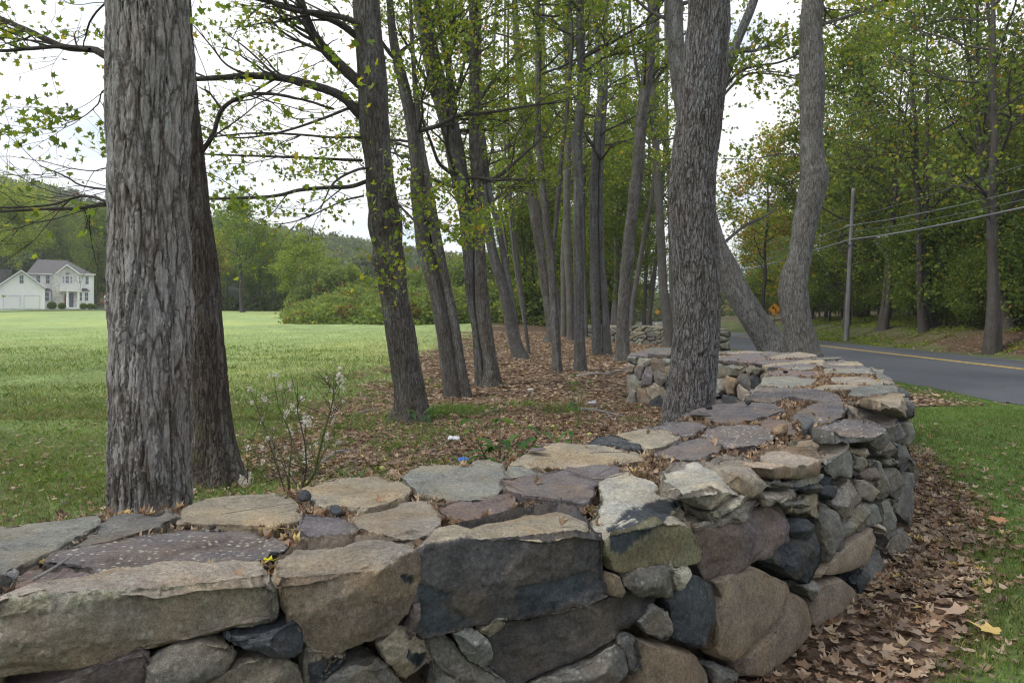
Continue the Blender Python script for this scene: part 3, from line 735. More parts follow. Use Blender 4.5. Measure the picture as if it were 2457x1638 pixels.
def normals(V, polys):
    Nn = np.zeros_like(V)
    for q in polys:
        a = V[q[:, 1]] - V[q[:, 0]]; b = V[q[:, 2]] - V[q[:, 0]]
        fn = np.cross(a, b)
        for k in range(q.shape[1]): np.add.at(Nn, q[:, k], fn)
    return Nn / (np.linalg.norm(Nn, axis=1)[:, None] + 1e-12)
def relax(V, polys, it):
    e = np.concatenate([np.c_[q[:, k], q[:, (k + 1) % q.shape[1]]] for q in polys for k in range(q.shape[1])])
    n = len(V)
    deg = np.bincount(e[:, 0], minlength=n) + np.bincount(e[:, 1], minlength=n)
    deg = np.maximum(deg, 1)[:, None]
    for _ in range(it):
        S = np.stack([np.bincount(e[:, 0], V[e[:, 1], a], n) + np.bincount(e[:, 1], V[e[:, 0], a], n) for a in range(3)], -1)
        V = V * .45 + (S / deg) * .55
    return V
def shape_rock(vox, meta, V, polys, R):
    c = V.mean(0); sz = np.ptp(V, 0); s = min(.5, float(np.sort(sz)[1]))
    seed = R.uniform(0, 100, 3)
    V = relax(V, polys, 1)
    ins_ = min(.021, .11 * s) * (.6 if meta.get('strata') else 1)      # grow, then draw in along the normals: keeps arrises crisp
    cb = (V.max(0) + V.min(0)) / 2; V = cb + (V - cb) * (1 + 2 * ins_ / np.maximum(sz, .04))
    strata = meta.get('strata')
    # knock corners off with random planes, so the stone has facets and arrises
    if meta.get('nochop'): pass
    elif not strata:
        for _ in range(4 if meta['amp'] > .4 else 2):
            d = R.normal(size=3); d /= np.linalg.norm(d)
            pr = (V - c) @ d; m = pr.max(); lim = m * R.uniform(.78, .95)
            lim = max(lim, m - .05)
            ex = np.clip(pr - lim - .004 * pn(V * 18 + seed), 0, None)
            V = V - ex[:, None] * d * .92
    else:
        for _ in range(3):
            a = R.uniform(0, 6.28); d = np.array([math.cos(a), math.sin(a), R.uniform(-.5, .6)]); d /= np.linalg.norm(d)
            pr = (V - c) @ d; m = pr.max(); lim = m - R.uniform(.003, .016)
            ex = np.clip(pr - lim, 0, None)
            V = V - ex[:, None] * d * .9
    Nn = normals(V, polys)
    A = meta['amp']
    lo = fbm(V * (2.2 / max(s, .12)) + seed, 3) * s * .022 * (A + .2)
    rd = fbm(V * 11 + seed * 2, 4, .55)
    cr = (1 - np.abs(pn(V * np.array([6, 6, 9]) + seed)) ** .6)        # broken ridges
    hi = rd * .0045 * A + cr * .010 * A * (s > .12) - ins_
    if strata:
        side = 1 - np.abs(Nn[:, 2])
        st = pn(np.c_[V[:, :2] * 5, V[:, 2] * 75] + seed)
        hi = (hi + ins_) * .6 - ins_ + st * .008 * side
        V = V + (Nn * np.array([1, 1, .2])) * (side * (.016 * fbm(np.c_[V[:, :2] * 9, V[:, 2] * 3] + seed, 3)))[:, None]
        # a few shallow steps where layers have split off the top
        stp = sstep(-.02, .02, pn(np.c_[V[:, :2] * 3.1, V[:, 0] * 0] + seed) - .12) + sstep(-.02, .02, pn(np.c_[V[:, :2] * 6.1, V[:, 0] * 0] + seed * 3) - .3)
        V = V - np.c_[np.zeros((len(V), 2)), stp * .007 * (Nn[:, 2] > .5)]
        lo = lo * .35
    elif A > .4:
        d = R.normal(size=3); d /= np.linalg.norm(d)
        ter = ((V @ d) * 22 + pn(V * 5 + seed) * 1.6); ter = ter - np.floor(ter)
        hi = hi + (ter - .5) * .006 * A
    if not strata:      # flat fracture facets: the lowest of a set of tilted planes
        for K, sl, amp_ in ((9, .16, 1.0), (26, .22, .45)):
            cen = V[R.randint(len(V), size=K)]; bk = R.normal(size=(K, 3)) * sl; ak = R.uniform(-.012, .012, K) * amp_
            wv_ = V + .012 * pn(V * 9 + seed)[:, None]
            pl = np.stack([ak[j] + (wv_ - cen[j]) @ bk[j] + ((wv_ - cen[j]) ** 2).sum(1) * (.9 / max(s, .1)) * sl for j in range(K)], 1)
            dd = pl.min(1); dd = dd - np.percentile(dd, 58); lm_ = .017 * min(1, s / .22)
            hi = hi + np.clip(dd, -lm_, lm_ * .6) * (.8 if A > .35 else .3) * (amp_ if amp_ == 1 else .8)
    if A > .32:      # flaked ledges with crisp steps
        for fq, am in ((3.6, .016), (8.5, .009)):
            qn = fbm(V * np.array([fq, fq, fq * 1.3]) + seed * fq, 3) * 2.4
            fl = np.floor(qn); hi = hi + ((fl + sstep(.72, 1, qn - fl)) / 2.4) * am * (A if not strata else .18) * min(1, s / .18)
    crust = 0
    if meta.get('key') == ('F', 0):      # crusty lichen along the arris of the long slab
        rim = sstep(.02, .2, Nn[:, 2]) * sstep(.85, .5, Nn[:, 2]) + sstep(.1, .5, fbm(V * 5 + 3, 3)) * .7 * (Nn[:, 2] < .2) * sstep(-.95, -.45, V[:, 0])
        crust = np.clip(rim, 0, 1) * sstep(-.05, .25, fbm(V * 9 + seed, 4)); hi = hi + crust * (.009 + .006 * pn(V * 90))
    V = V + Nn * (lo + hi)[:, None]
    Nn = normals(V, polys)
    # colours that belong to the stone: weathered skin on the sky side, plain face, broken patches
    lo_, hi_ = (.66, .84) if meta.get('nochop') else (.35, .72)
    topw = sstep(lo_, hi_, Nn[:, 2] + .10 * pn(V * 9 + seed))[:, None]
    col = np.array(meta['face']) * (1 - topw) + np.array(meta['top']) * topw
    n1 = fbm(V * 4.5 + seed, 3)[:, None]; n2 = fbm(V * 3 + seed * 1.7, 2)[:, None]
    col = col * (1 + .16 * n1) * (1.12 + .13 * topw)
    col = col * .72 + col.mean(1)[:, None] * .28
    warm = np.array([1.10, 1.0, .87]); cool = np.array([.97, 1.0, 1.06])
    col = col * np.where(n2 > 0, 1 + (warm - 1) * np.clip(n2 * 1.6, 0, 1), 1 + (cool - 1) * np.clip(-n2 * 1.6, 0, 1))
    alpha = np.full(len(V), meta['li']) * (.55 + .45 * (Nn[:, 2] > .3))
    if meta.get('key') == ('F', 0): cr_ = crust[:, None]; col = col * (1 - cr_) + np.array([.36, .345, .27]) * cr_ * (1 + .3 * pn(V * 60)[:, None])
    if meta.get('key') in CHIPS:
        px = CX + V[:, 0] / V[:, 1] * F; py = HY - (V[:, 2] - CAMZ) / V[:, 1] * F
        fr = Nn @ meta['n'] < .15
        for (zk, pts, cc) in CHIPS[meta['key']]:
            jx = px + 5 * pn(V * 40 + seed); jy = py + 5 * pn(V * 40 + seed * 2)
            ins = inpoly(jx, jy, [src(zk, p) for p in pts]) & fr
            col[ins] = np.array(C[cc]) * (1.25 + .2 * n1[ins])
            alpha[ins] = 0
            V[ins] -= Nn[ins] * .007
    return V, np.c_[col, alpha]

wall = empty('stone_wall', (0.3, 2.9, 0), 'curved dry stone wall with flat capstones in front of the trees', 'stone wall')
wall['kind'] = 'thing'
wall2 = empty('stone_wall', (9.5, 38, 0), 'distant mossy stone wall beside the road behind the tree trunks', 'stone wall')
wall2['kind'] = 'thing'
RR = np.random.RandomState(5)
rest, w2b = Buf(), Buf()
tot = 0
counts = dict(capstone=0, face_stone=0)
for tag, vox, meta, V, polys in ROCKS:
    V, T = shape_rock(vox, meta, V, polys, RR); tot += len(V)
    if tag in ('rest',) or (tag in counts and counts[tag] >= 99): rest.add(V, polys, T)
    elif tag in ('w2', 'w2cap'):
        T = T * np.array([.62, .66, .6, 1]); w2b.add(V, polys, T)
    else:
        counts[tag] += 1
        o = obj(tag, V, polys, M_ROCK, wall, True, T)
        if meta.get('label'): o['label'] = meta['label']
print('rock verts', tot, counts)
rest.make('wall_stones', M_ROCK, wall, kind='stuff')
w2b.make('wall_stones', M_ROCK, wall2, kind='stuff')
M_SOIL = plain('packed_dirt', (.085, .06, .042), .95, nscale=25, namp=.5, bumpd=.02)
def core(O, I, zf, parent, ins=.20):
    B = Buf(); n = len(O)
    c = (O + I) / 2; d = (O - I); ln = np.hypot(*d.T)[:, None]
    o = c + d / 2 * (1 - 2 * ins / ln); i = c - d / 2 * (1 - 2 * ins / ln)
    m = 80; U = np.linspace(0, n - 1, m)
    f = lambda A: np.c_[np.interp(U, range(n), A[:, 0]), np.interp(U, range(n), A[:, 1])]
    o, i = f(o), f(i); R = []
    for k in range(9):
        p = o * (1 - k / 8) + i * k / 8
        R.append(np.c_[p, zf(p[:, 1]) + .018 * fbm(np.c_[p * 6, p[:, 0] * 0], 3)])
    G = np.array([np.c_[o, np.full(m, -.2)]] + R + [np.c_[i, np.full(m, -.2)]])
    K = len(G); V = G.reshape(-1, 3)
    a = np.arange(K - 1)[:, None] * m; b = np.arange(m - 1)[None]
    q = np.stack([a + b, a + b + 1, a + m + b + 1, a + m + b], -1).reshape(-1, 4)
    caps = [np.arange(K) * m, np.arange(K) * m + m - 1]
    return obj('rubble_core', V, [q[:, ::-1], np.array(caps)], M_SOIL, parent, True)
O2, I2 = OUT.copy(), INN.copy()
core(O2, I2, lambda Y: ztop(Y) - .075, wall)
core(W2O, W2I, lambda Y: 0 * Y + .97, wall2, .25)

# ---------------------------------------------------------------- ground, road
def litter_mask(X, Y):
    n = fbm(np.c_[X * .55, Y * .35, X * 0], 3) * .9 + fbm(np.c_[X * 2.3, Y * 1.6, X * 0 + 9], 3) * .35
    edge = np.interp(Y, [0, 4, 8, 12, 20, 40, 90], [-.5, -1.4, -2.1, -2.7, -3.2, -2.2, -.5])
    a = sstep(-1.5, 1.3, X - edge + n * 1.7)
    pt = fbm(np.c_[X * 1.1, Y * .8, X * 0 + 21], 3)
    a = a * (1 - .8 * sstep(.12, .4, pt) * sstep(2.5, -.5, X - .08 * Y) * sstep(20, 12, Y))
    do = dist_poly(X, Y, OUT); inside = inpoly(X, Y, WALLPOLY)
    outer = (X > np.interp(Y, OUT[:14, 1], OUT[:14, 0])) & (Y < 14)
    side = sstep(.82, .30, do * (1 + .07 * np.clip(Y - 4, 0, 8)) + .26 * n)
    a = np.where(outer & ~inside, side * np.interp(Y, [2, 5, 8, 11], [1, 1, .75, .5]), a)
    road = X - (ROAD_L + RD(Y))
    a = np.where((Y > 14) | ~outer, a * sstep(-.2, -1.6, road + n * .5), a)
    e = X - (ROAD_R + RD(Y))
    bank = .62 * sstep(.5, 1.5, e + n) * sstep(60, 30, Y + 5 * n)
    return np.where(e > 0, np.maximum(bank, .45 * sstep(3.5, 6, e)), a)
xs = np.unique(np.r_[np.linspace(-4, 10, 141), np.linspace(-12, 30, 140), np.linspace(-60, 60, 100), np.linspace(-400, 400, 60)])
ys = np.unique(np.r_[np.linspace(1, 18, 170), np.linspace(18, 60, 130), np.linspace(60, 160, 90), np.linspace(-30, 1, 20), np.linspace(160, 900, 40)])
XX, YY = np.meshgrid(xs, ys); X = XX.ravel(); Y = YY.ravel()
Z = ground(X, Y)
roadd = (X - (ROAD_L + RD(Y)) > -.25) & (X - (ROAD_R + RD(Y)) < .25)
Z = Z + np.where(roadd, 0, .022 * fbm(np.c_[X * .9, Y * .9, X * 0], 4) + .05 * np.clip((np.abs(X - 12) - 5) / 20, 0, 1) * fbm(np.c_[X * .15, Y * .15, X * 0], 3))
lm = litter_mask(X, Y)
far = (.15 + .85 * sstep(6, 42, Y)) * sstep(6, -2, X)
g0 = np.array([.10, .155, .048]); g1 = np.array([.28, .365, .16])     # lawn by the road; the pale meadow
gcol = g0 * (1 - far[:, None]) + g1 * far[:, None]
nn = fbm(np.c_[X * .10, Y * .07, X * 0 + 3], 4)[:, None]; n3 = fbm(np.c_[X * .9, Y * .45, X * 0 + 5], 4)[:, None]
gcol = gcol * (1 + .14 * nn + .22 * n3) * (1 + np.array([.14, .02, -.1]) * sstep(-.1, .6, nn))
eb_ = X - (ROAD_R + RD(Y)); kb = sstep(-.5, .8, eb_)[:, None]
gcol = gcol * (1 - kb) + np.array([.085, .10, .045]) * (1 + .4 * n3) * kb
dirt = np.array([.135, .088, .062])
tcol = gcol * (1 - lm[:, None]) + dirt * lm[:, None]
nx, ny = len(xs), len(ys)
i = np.arange(ny - 1)[:, None] * nx; j = np.arange(nx - 1)[None]
q = np.stack([i + j, i + j + 1, i + nx + j + 1, i + nx + j], -1).reshape(-1, 4)
def ground_material():
    m, nt, p = mat_new('grass_and_leaf_ground')
    g = N(nt, 'ShaderNodeNewGeometry'); pos = g.outputs['Position']
    t = tintnode(nt)
    n1 = noise(nt, pos, 14, 6, .7); n2 = noise(nt, pos, 2.2, 5, .65); n3 = noise(nt, pos, 60, 3, .7)
    grass = mixc(nt, 1.0, t.outputs['Color'], ramp(nt, n1, [(.3, (.55, .6, .5)), (.5, (1, 1, 1)), (.7, (1.45, 1.35, 1.3))]), 'MULTIPLY')
    grass = mixc(nt, 1.0, grass, ramp(nt, n2, [(.3, (.8, .85, .75)), (.7, (1.2, 1.14, 1.15))]), 'MULTIPLY')
    v = N(nt, 'ShaderNodeTexVoronoi', ins={'Scale': 17.0}); 
    L(nt, mixc(nt, .03, pos, N_color(nt, pos)), v.inputs['Vector'])
    lv = ramp(nt, v.outputs['Color'], [(.0, (.05, .034, .026)), (.3, (.115, .07, .048)), (.6, (.19, .125, .088)), (.85, (.27, .19, .13)), (1.0, (.33, .22, .10))])
    lv = mixc(nt, 1.0, lv, ramp(nt, n3, [(.3, .6), (.7, 1.35)]), 'MULTIPLY')
    v2 = ramp(nt, v.outputs['Distance'], [(.0, 1.0), (.5, .55)])
    lv = mixc(nt, 1.0, lv, v2, 'MULTIPLY')
    k = N(nt, 'ShaderNodeMath', operation='MULTIPLY_ADD', ins={1: 1.0, 2: -.28}); 
    a = N(nt, 'ShaderNodeMath', operation='MULTIPLY_ADD', ins={1: .55}); L(nt, n1, a.inputs[0]); L(nt, t.outputs['Alpha'], a.inputs[2])
    L(nt, a.outputs[0], k.inputs[0])
    mask = ramp(nt, k.outputs[0], [(.38, 0.0), (.56, 1.0)])
    L(nt, mixc(nt, mask, grass, lv), p.inputs['Base Color'])
    p.inputs['Roughness'].default_value = .95; p.inputs['Specular IOR Level'].default_value = .1
    b = bump(nt, n1, .05, .8); b = bump(nt, v.outputs['Distance'], .02, .5, b)
    L(nt, b, p.inputs['Normal'])
    return m
M_GROUND = ground_material()
obj('ground', np.c_[X, Y, Z], [q], M_GROUND, None, True, np.c_[tcol, lm], (0, 0, 0), kind='structure')

def strip(name, xl, xr, mat, z, Ys, nxx=2, tint=None, crown=0.0, **props):
    V = []; 
    for Yv in Ys:
        for k in range(nxx + 1):
            f = k / nxx; x = xl(Yv) * (1 - f) + xr(Yv) * f
            V.append((x, Yv, z + crown * (1 - (2 * f - 1) ** 2)))
    m = nxx + 1
    q = [(a * m + b, a * m + b + 1, (a + 1) * m + b + 1, (a + 1) * m + b) for a in range(len(Ys) - 1) for b in range(nxx)]
    return obj(name, V, [q], mat, None, True, tint, (0, 0, 0) if False else None, **props)
m, nt_, p = mat_new('worn_asphalt')
g = N(nt_, 'ShaderNodeNewGeometry'); pos = g.outputs['Position']
n1 = noise(nt_, pos, 90, 4, .7); n2 = noise(nt_, pos, .6, 5, .6, (1, .25, 1)); n3 = noise(nt_, pos, 3, 5, .7)
c = mixc(nt_, 1.0, ramp(nt_, n2, [(.3, (.040, .045, .054)), (.7, (.064, .069, .080))]), ramp(nt_, n1, [(.3, .65), (.7, 1.4)]), 'MULTIPLY')
c = mixc(nt_, 1.0, c, ramp(nt_, n3, [(.3, .85), (.7, 1.15)]), 'MULTIPLY')
vv = N(nt_, 'ShaderNodeTexVoronoi', feature='DISTANCE_TO_EDGE', ins={'Scale': .55}); L(nt_, mixc(nt_, .12, pos, N_color(nt_, pos)), vv.inputs['Vector'])
ck = ramp(nt_, vv.outputs['Distance'], [(.0, 1.0), (.012, 0.0)])
c = mixc(nt_, ck, c, (.035, .035, .038))
L(nt_, c, p.inputs['Base Color']); p.inputs['Roughness'].default_value = .75
L(nt_, bump(nt_, n1, .004), p.inputs['Normal'])
M_ASPH = m
Ys = np.r_[np.linspace(-10, 80, 240), np.linspace(82, 400, 60)]
wob = lambda Y: .09 * math.sin(Y * 1.9) + .06 * math.sin(Y * 5.3 + 1) + .04 * math.sin(Y * 11.7)
strip('road', lambda Y: ROAD_L + float(RD(Y)) + wob(Y), lambda Y: ROAD_R + float(RD(Y)) + wob(Y + 40), M_ASPH, .010, Ys, 8, None, .045, kind='structure')
M_YEL = plain('worn_yellow_paint', (.52, .36, .09), .7, nscale=6, namp=.25)
for k, d in enumerate((-.14, .06)):
    strip('road_marking', lambda Y: ROAD_M + float(RD(Y)) + d, lambda Y: ROAD_M + float(RD(Y)) + d + .11, M_YEL, .060, np.r_[np.linspace(-10, 80, 60), np.linspace(82, 400, 60)], 1, kind='structure')
# ---------------------------------------------------------------- trees: wood
BARKS = {
 'plate': dict(col=(.265, .245, .228), dark=(.125, .098, .08)),   # long shaggy plates
 'ridge': dict(col=(.20, .182, .172), dark=(.06, .05, .045)),    # tight rough ridges
 'mid': dict(col=(.118, .110, .10), dark=(.05, .043, .037)),
 'dusky': dict(col=(.088, .078, .072), dark=(.038, .031, .028)),
 'pale': dict(col=(.185, .178, .168), dark=(.10, .095, .088)),
 'smooth': dict(col=(.108, .102, .098), dark=(.065, .06, .055)),
}
def bark_disp(V, ang, rad, z, kind, seed):
    cx, cy = np.cos(ang) * rad, np.sin(ang) * rad
    s = seed * 7.31
    if kind == 'plate':
        w = .35 * pn(np.c_[cx * 5 + s, cy * 5, z * 1.2]) 
        a = 1 - np.abs(pn(np.c_[cx * 24 + w * 2 + s, cy * 24, z * 2.3])) * 2.6
        b = 1 - np.abs(pn(np.c_[cx * 50 + s, cy * 50 + w, z * 6.5 + 4])) * 2.2
        f = np.clip(a, 0, 1) ** 5.0; f2 = np.clip(b, 0, 1) ** 3.5
        qq = pn(np.c_[cx * 18 + s, cy * 18, z * 5]) * 2.5; qq = np.floor(qq) + sstep(.8, 1, qq - np.floor(qq))
        h = -.013 * f - .006 * f2 + .0035 * qq + .006 * pn(np.c_[cx * 60, cy * 60, z * 16 + s]) + .02 * pn(np.c_[cx * 4 + s, cy * 4, z * 1.4]) + .010 * pn(np.c_[cx * 26, cy * 26, z * 3.1])
        t = np.clip(f + .45 * f2, 0, 1)
    elif kind == 'ridge':
        w = .3 * pn(np.c_[cx * 12 + s, cy * 12, z * 5])
        a = pn(np.c_[cx * 34 + s + w, cy * 34 + w, z * 5.5])
        b = pn(np.c_[cx * 95 + s, cy * 95, z * 26])
        f = np.clip(1 - np.abs(a + .25 * b) * 3.4, 0, 1) ** 1.3
        h = -.010 * f + .0035 * b + .008 * pn(np.c_[cx * 4 + s, cy * 4, z * 1.4])
        t = f * .8
    elif kind in ('mid', 'dusky', 'pale'):
        a = pn(np.c_[cx * 34 + s, cy * 34, z * 4.4]); b = pn(np.c_[cx * 80, cy * 80, z * 16])
        f = np.clip(1 - np.abs(a + .25 * b) * 3.4, 0, 1) ** 1.4
        h = -.013 * f + .004 * b + .016 * pn(np.c_[cx * 4 + s, cy * 4, z * 1.3])
        t = f * .85
    else:
        b = pn(np.c_[cx * 30, cy * 30, z * 9 + s])
        h = .003 * b + .012 * pn(np.c_[cx * 4 + s, cy * 4, z * 1.2]); t = .3 * sstep(0, -.5, b)
    return h, t
def trunk_tube(B, path, rad, ns, kind, seed, detail=True, flare=0.0, z0=0.0):
    path = np.asarray(path); rad = np.asarray(rad).copy()
    if flare: rad = rad * (1 + flare * np.exp(-np.clip(path[:, 2] - z0, 0, 9) / .20))
    V, P = tube(path, rad, ns)
    n = len(path)
    ang = np.tile(np.linspace(0, 2 * np.pi, ns, endpoint=False), n); rr = np.repeat(rad, ns)
    bk = BARKS[kind]; col = np.array(bk['col']); dk = np.array(bk['dark'])
    if detail:
        L_ = np.repeat(np.r_[0, np.cumsum(np.linalg.norm(np.diff(path, axis=0), axis=1))], ns)
        h, t = bark_disp(V, ang, rr, L_, kind, seed)
        if flare:
            k = np.exp(-np.clip(V[:, 2] - z0, 0, 9) / .22)
            h = h + k * rr * .38 * flare * np.cos(ang * 5 + seed * 3 + 1.2 * np.sin(ang * 2 + seed))
        ctr = np.repeat(path, ns, axis=0)
        d = V - ctr; d /= np.linalg.norm(d, axis=1)[:, None] + 1e-9
        V = V + d * (h * np.minimum(1, rr / .12))[:, None]
        c = col * (1 - t[:, None]) + dk * t[:, None]
        lich = sstep(.1, .6, fbm(np.c_[np.cos(ang) * 1.3 + seed, np.sin(ang) * 1.3, L_ * .9], 3))[:, None]
        c = c * (1 - .28 * lich) + np.array([.27, .285, .28]) * .28 * lich
        vr = np.random.RandomState(int(seed * 10) + 3); c = c * vr.uniform(.86, 1.16) * (1 + vr.uniform(-.05, .05) * np.array([1, 0, -1.2]))
        ms = (sstep(1.3, .1, V[:, 2] - z0) * .8 + .12) * sstep(0, .45, fbm(V * 5 + seed, 3) + .25 * np.cos(ang - 2))
        c = c * (1 - .5 * ms[:, None]) + np.array([.085, .10, .045]) * .5 * ms[:, None]
    else:
        c = np.tile(col * .88, (len(V), 1))
    B.add(V, P, c)

MAPLE = np.array([(0, -.05), (.20, -.10), (.42, .02), (.30, .16), (.55, .42), (.26, .42), (.14, .50), (.0, .95), (-.14, .50), (-.26, .42), (-.55, .42), (-.30, .16), (-.42, .02), (-.20, -.10)])
MAPLE = np.c_[MAPLE[:, 0], MAPLE[:, 1] - .4]
OVAL = np.array([(0, -.5), (.2, -.2), (.24, .1), (0, .5), (-.24, .1), (-.2, -.2)])
QUAD = np.array([(0, -.5), (.36, 0), (0, .5), (-.36, 0)])
STAR = np.array([(0, -.45), (.45, -.1), (.22, .1), (0, .5), (-.22, .1), (-.45, -.1)])
def leaf_cloud(pos, size, col, tmpl, R, flat=0.0, curl=.3, droop=0.0, normal=None):
    """arrays of verts, polys, colours for many small leaves; flat 1 = lying, 0 = any way"""
    pos = np.asarray(pos); n = len(pos); k = len(tmpl)
    th = R.uniform(0, 2 * np.pi, n)
    nrm = R.normal(size=(n, 3)); nrm /= np.linalg.norm(nrm, axis=1)[:, None]
    up = np.array([0, 0, 1.0]) if normal is None else normal
    nrm = nrm * (1 - flat) + up * (flat + .25); nrm[:, 2] = np.abs(nrm[:, 2])
    nrm /= np.linalg.norm(nrm, axis=1)[:, None]
    a = np.cross(nrm, np.c_[np.cos(th), np.sin(th), 0 * th]); a /= np.linalg.norm(a, axis=1)[:, None] + 1e-9
    b = np.cross(nrm, a)
    size = np.asarray(size) * np.ones(n)
    cu = curl * R.uniform(-.3, 1.2, n)
    T = tmpl
    lift = (T[:, 0] ** 2 * 1.6 + (T[:, 1] ** 2) * .9)[None] * cu[:, None]
    if curl > .35: lift = lift + .10 * curl * np.sin(T[None, :, 0] * 7 + R.uniform(0, 6, (n, 1))) * np.abs(T[None, :, 1] + .3)
    V = pos[:, None] + size[:, None, None] * (T[None, :, :1] * a[:, None] + T[None, :, 1:] * b[:, None] + lift[:, :, None] * nrm[:, None])
    return V.reshape(-1, 3), np.arange(n * k).reshape(n, k), np.repeat(col, k, axis=0)
GREENS = np.array([(.10, .16, .028), (.135, .21, .035), (.19, .25, .035), (.27, .29, .035), (.38, .32, .04), (.30, .18, .05)])
def green_cols(n, R, w=(3.5, 4, 2.5, 1.0, .35, .1), gain=1.0):
    w = np.array(w) / sum(w)
    c = GREENS[R.choice(len(GREENS), n, p=w)]
    return c * R.uniform(.75, 1.25, (n, 1)) * gain
def grow(B, Lf, p, d, length, r, lvl, R, par):
    """a wandering limb with side limbs; leaf positions go to Lf"""
    n = 7 if lvl < 2 else 5
    pts = [p.copy()]; dd = d.copy(); step = length / (n - 1)
    for i in range(n - 1):
        dd = dd + R.normal(size=3) * par.get('wig', .16) + np.array([0, 0, par.get('lift', .05)])
        dd /= np.linalg.norm(dd)
        pts.append(pts[-1] + dd * step)
    pts = np.array(pts); rad = np.linspace(r, r * .35, n)
    ns = 8 if lvl == 0 else 5 if lvl == 1 else 3
    m = smooth_path(pts, n * 2 if lvl < 2 else n)
    V, P = tube(m, np.interp(np.linspace(0, 1, len(m)), np.linspace(0, 1, n), rad), ns, cap=False)
    B.add(V, P, np.tile(par['bark'], (len(V), 1)))
    if lvl >= par['leaf_from']:
        k = R.poisson(par['leaves'] * length * (1.0 if lvl >= 2 else .5))
        if k:
            u = R.uniform(.15, 1, k); q = np.stack([np.interp(u, np.linspace(0, 1, n), pts[:, a]) for a in range(3)], -1)
            q = q + R.normal(size=(k, 3)) * par['spread'] * np.array([1, 1, .55])
            Lf.append(q)
    if lvl < par['levels']:
        nc = par['kids'][min(lvl, len(par['kids']) - 1)]
        for c in range(nc):
            u = R.uniform(.25, .98); i = u * (n - 1); a = int(min(i, n - 2)); q = pts[a] + (pts[a + 1] - pts[a]) * (i - a)
            t = pts[a + 1] - pts[a]; t /= np.linalg.norm(t)
            s = R.normal(size=3); s -= t * (s @ t); s /= np.linalg.norm(s)
            if par.get('planar'): s[2] *= .35
            g = R.uniform(.45, 1.0); nd = t * math.cos(g) + s * math.sin(g); nd /= np.linalg.norm(nd)
            grow(B, Lf, q, nd, length * R.uniform(.42, .68), max(r * (1 - .6 * u) * .55, .003), lvl + 1, R, par)

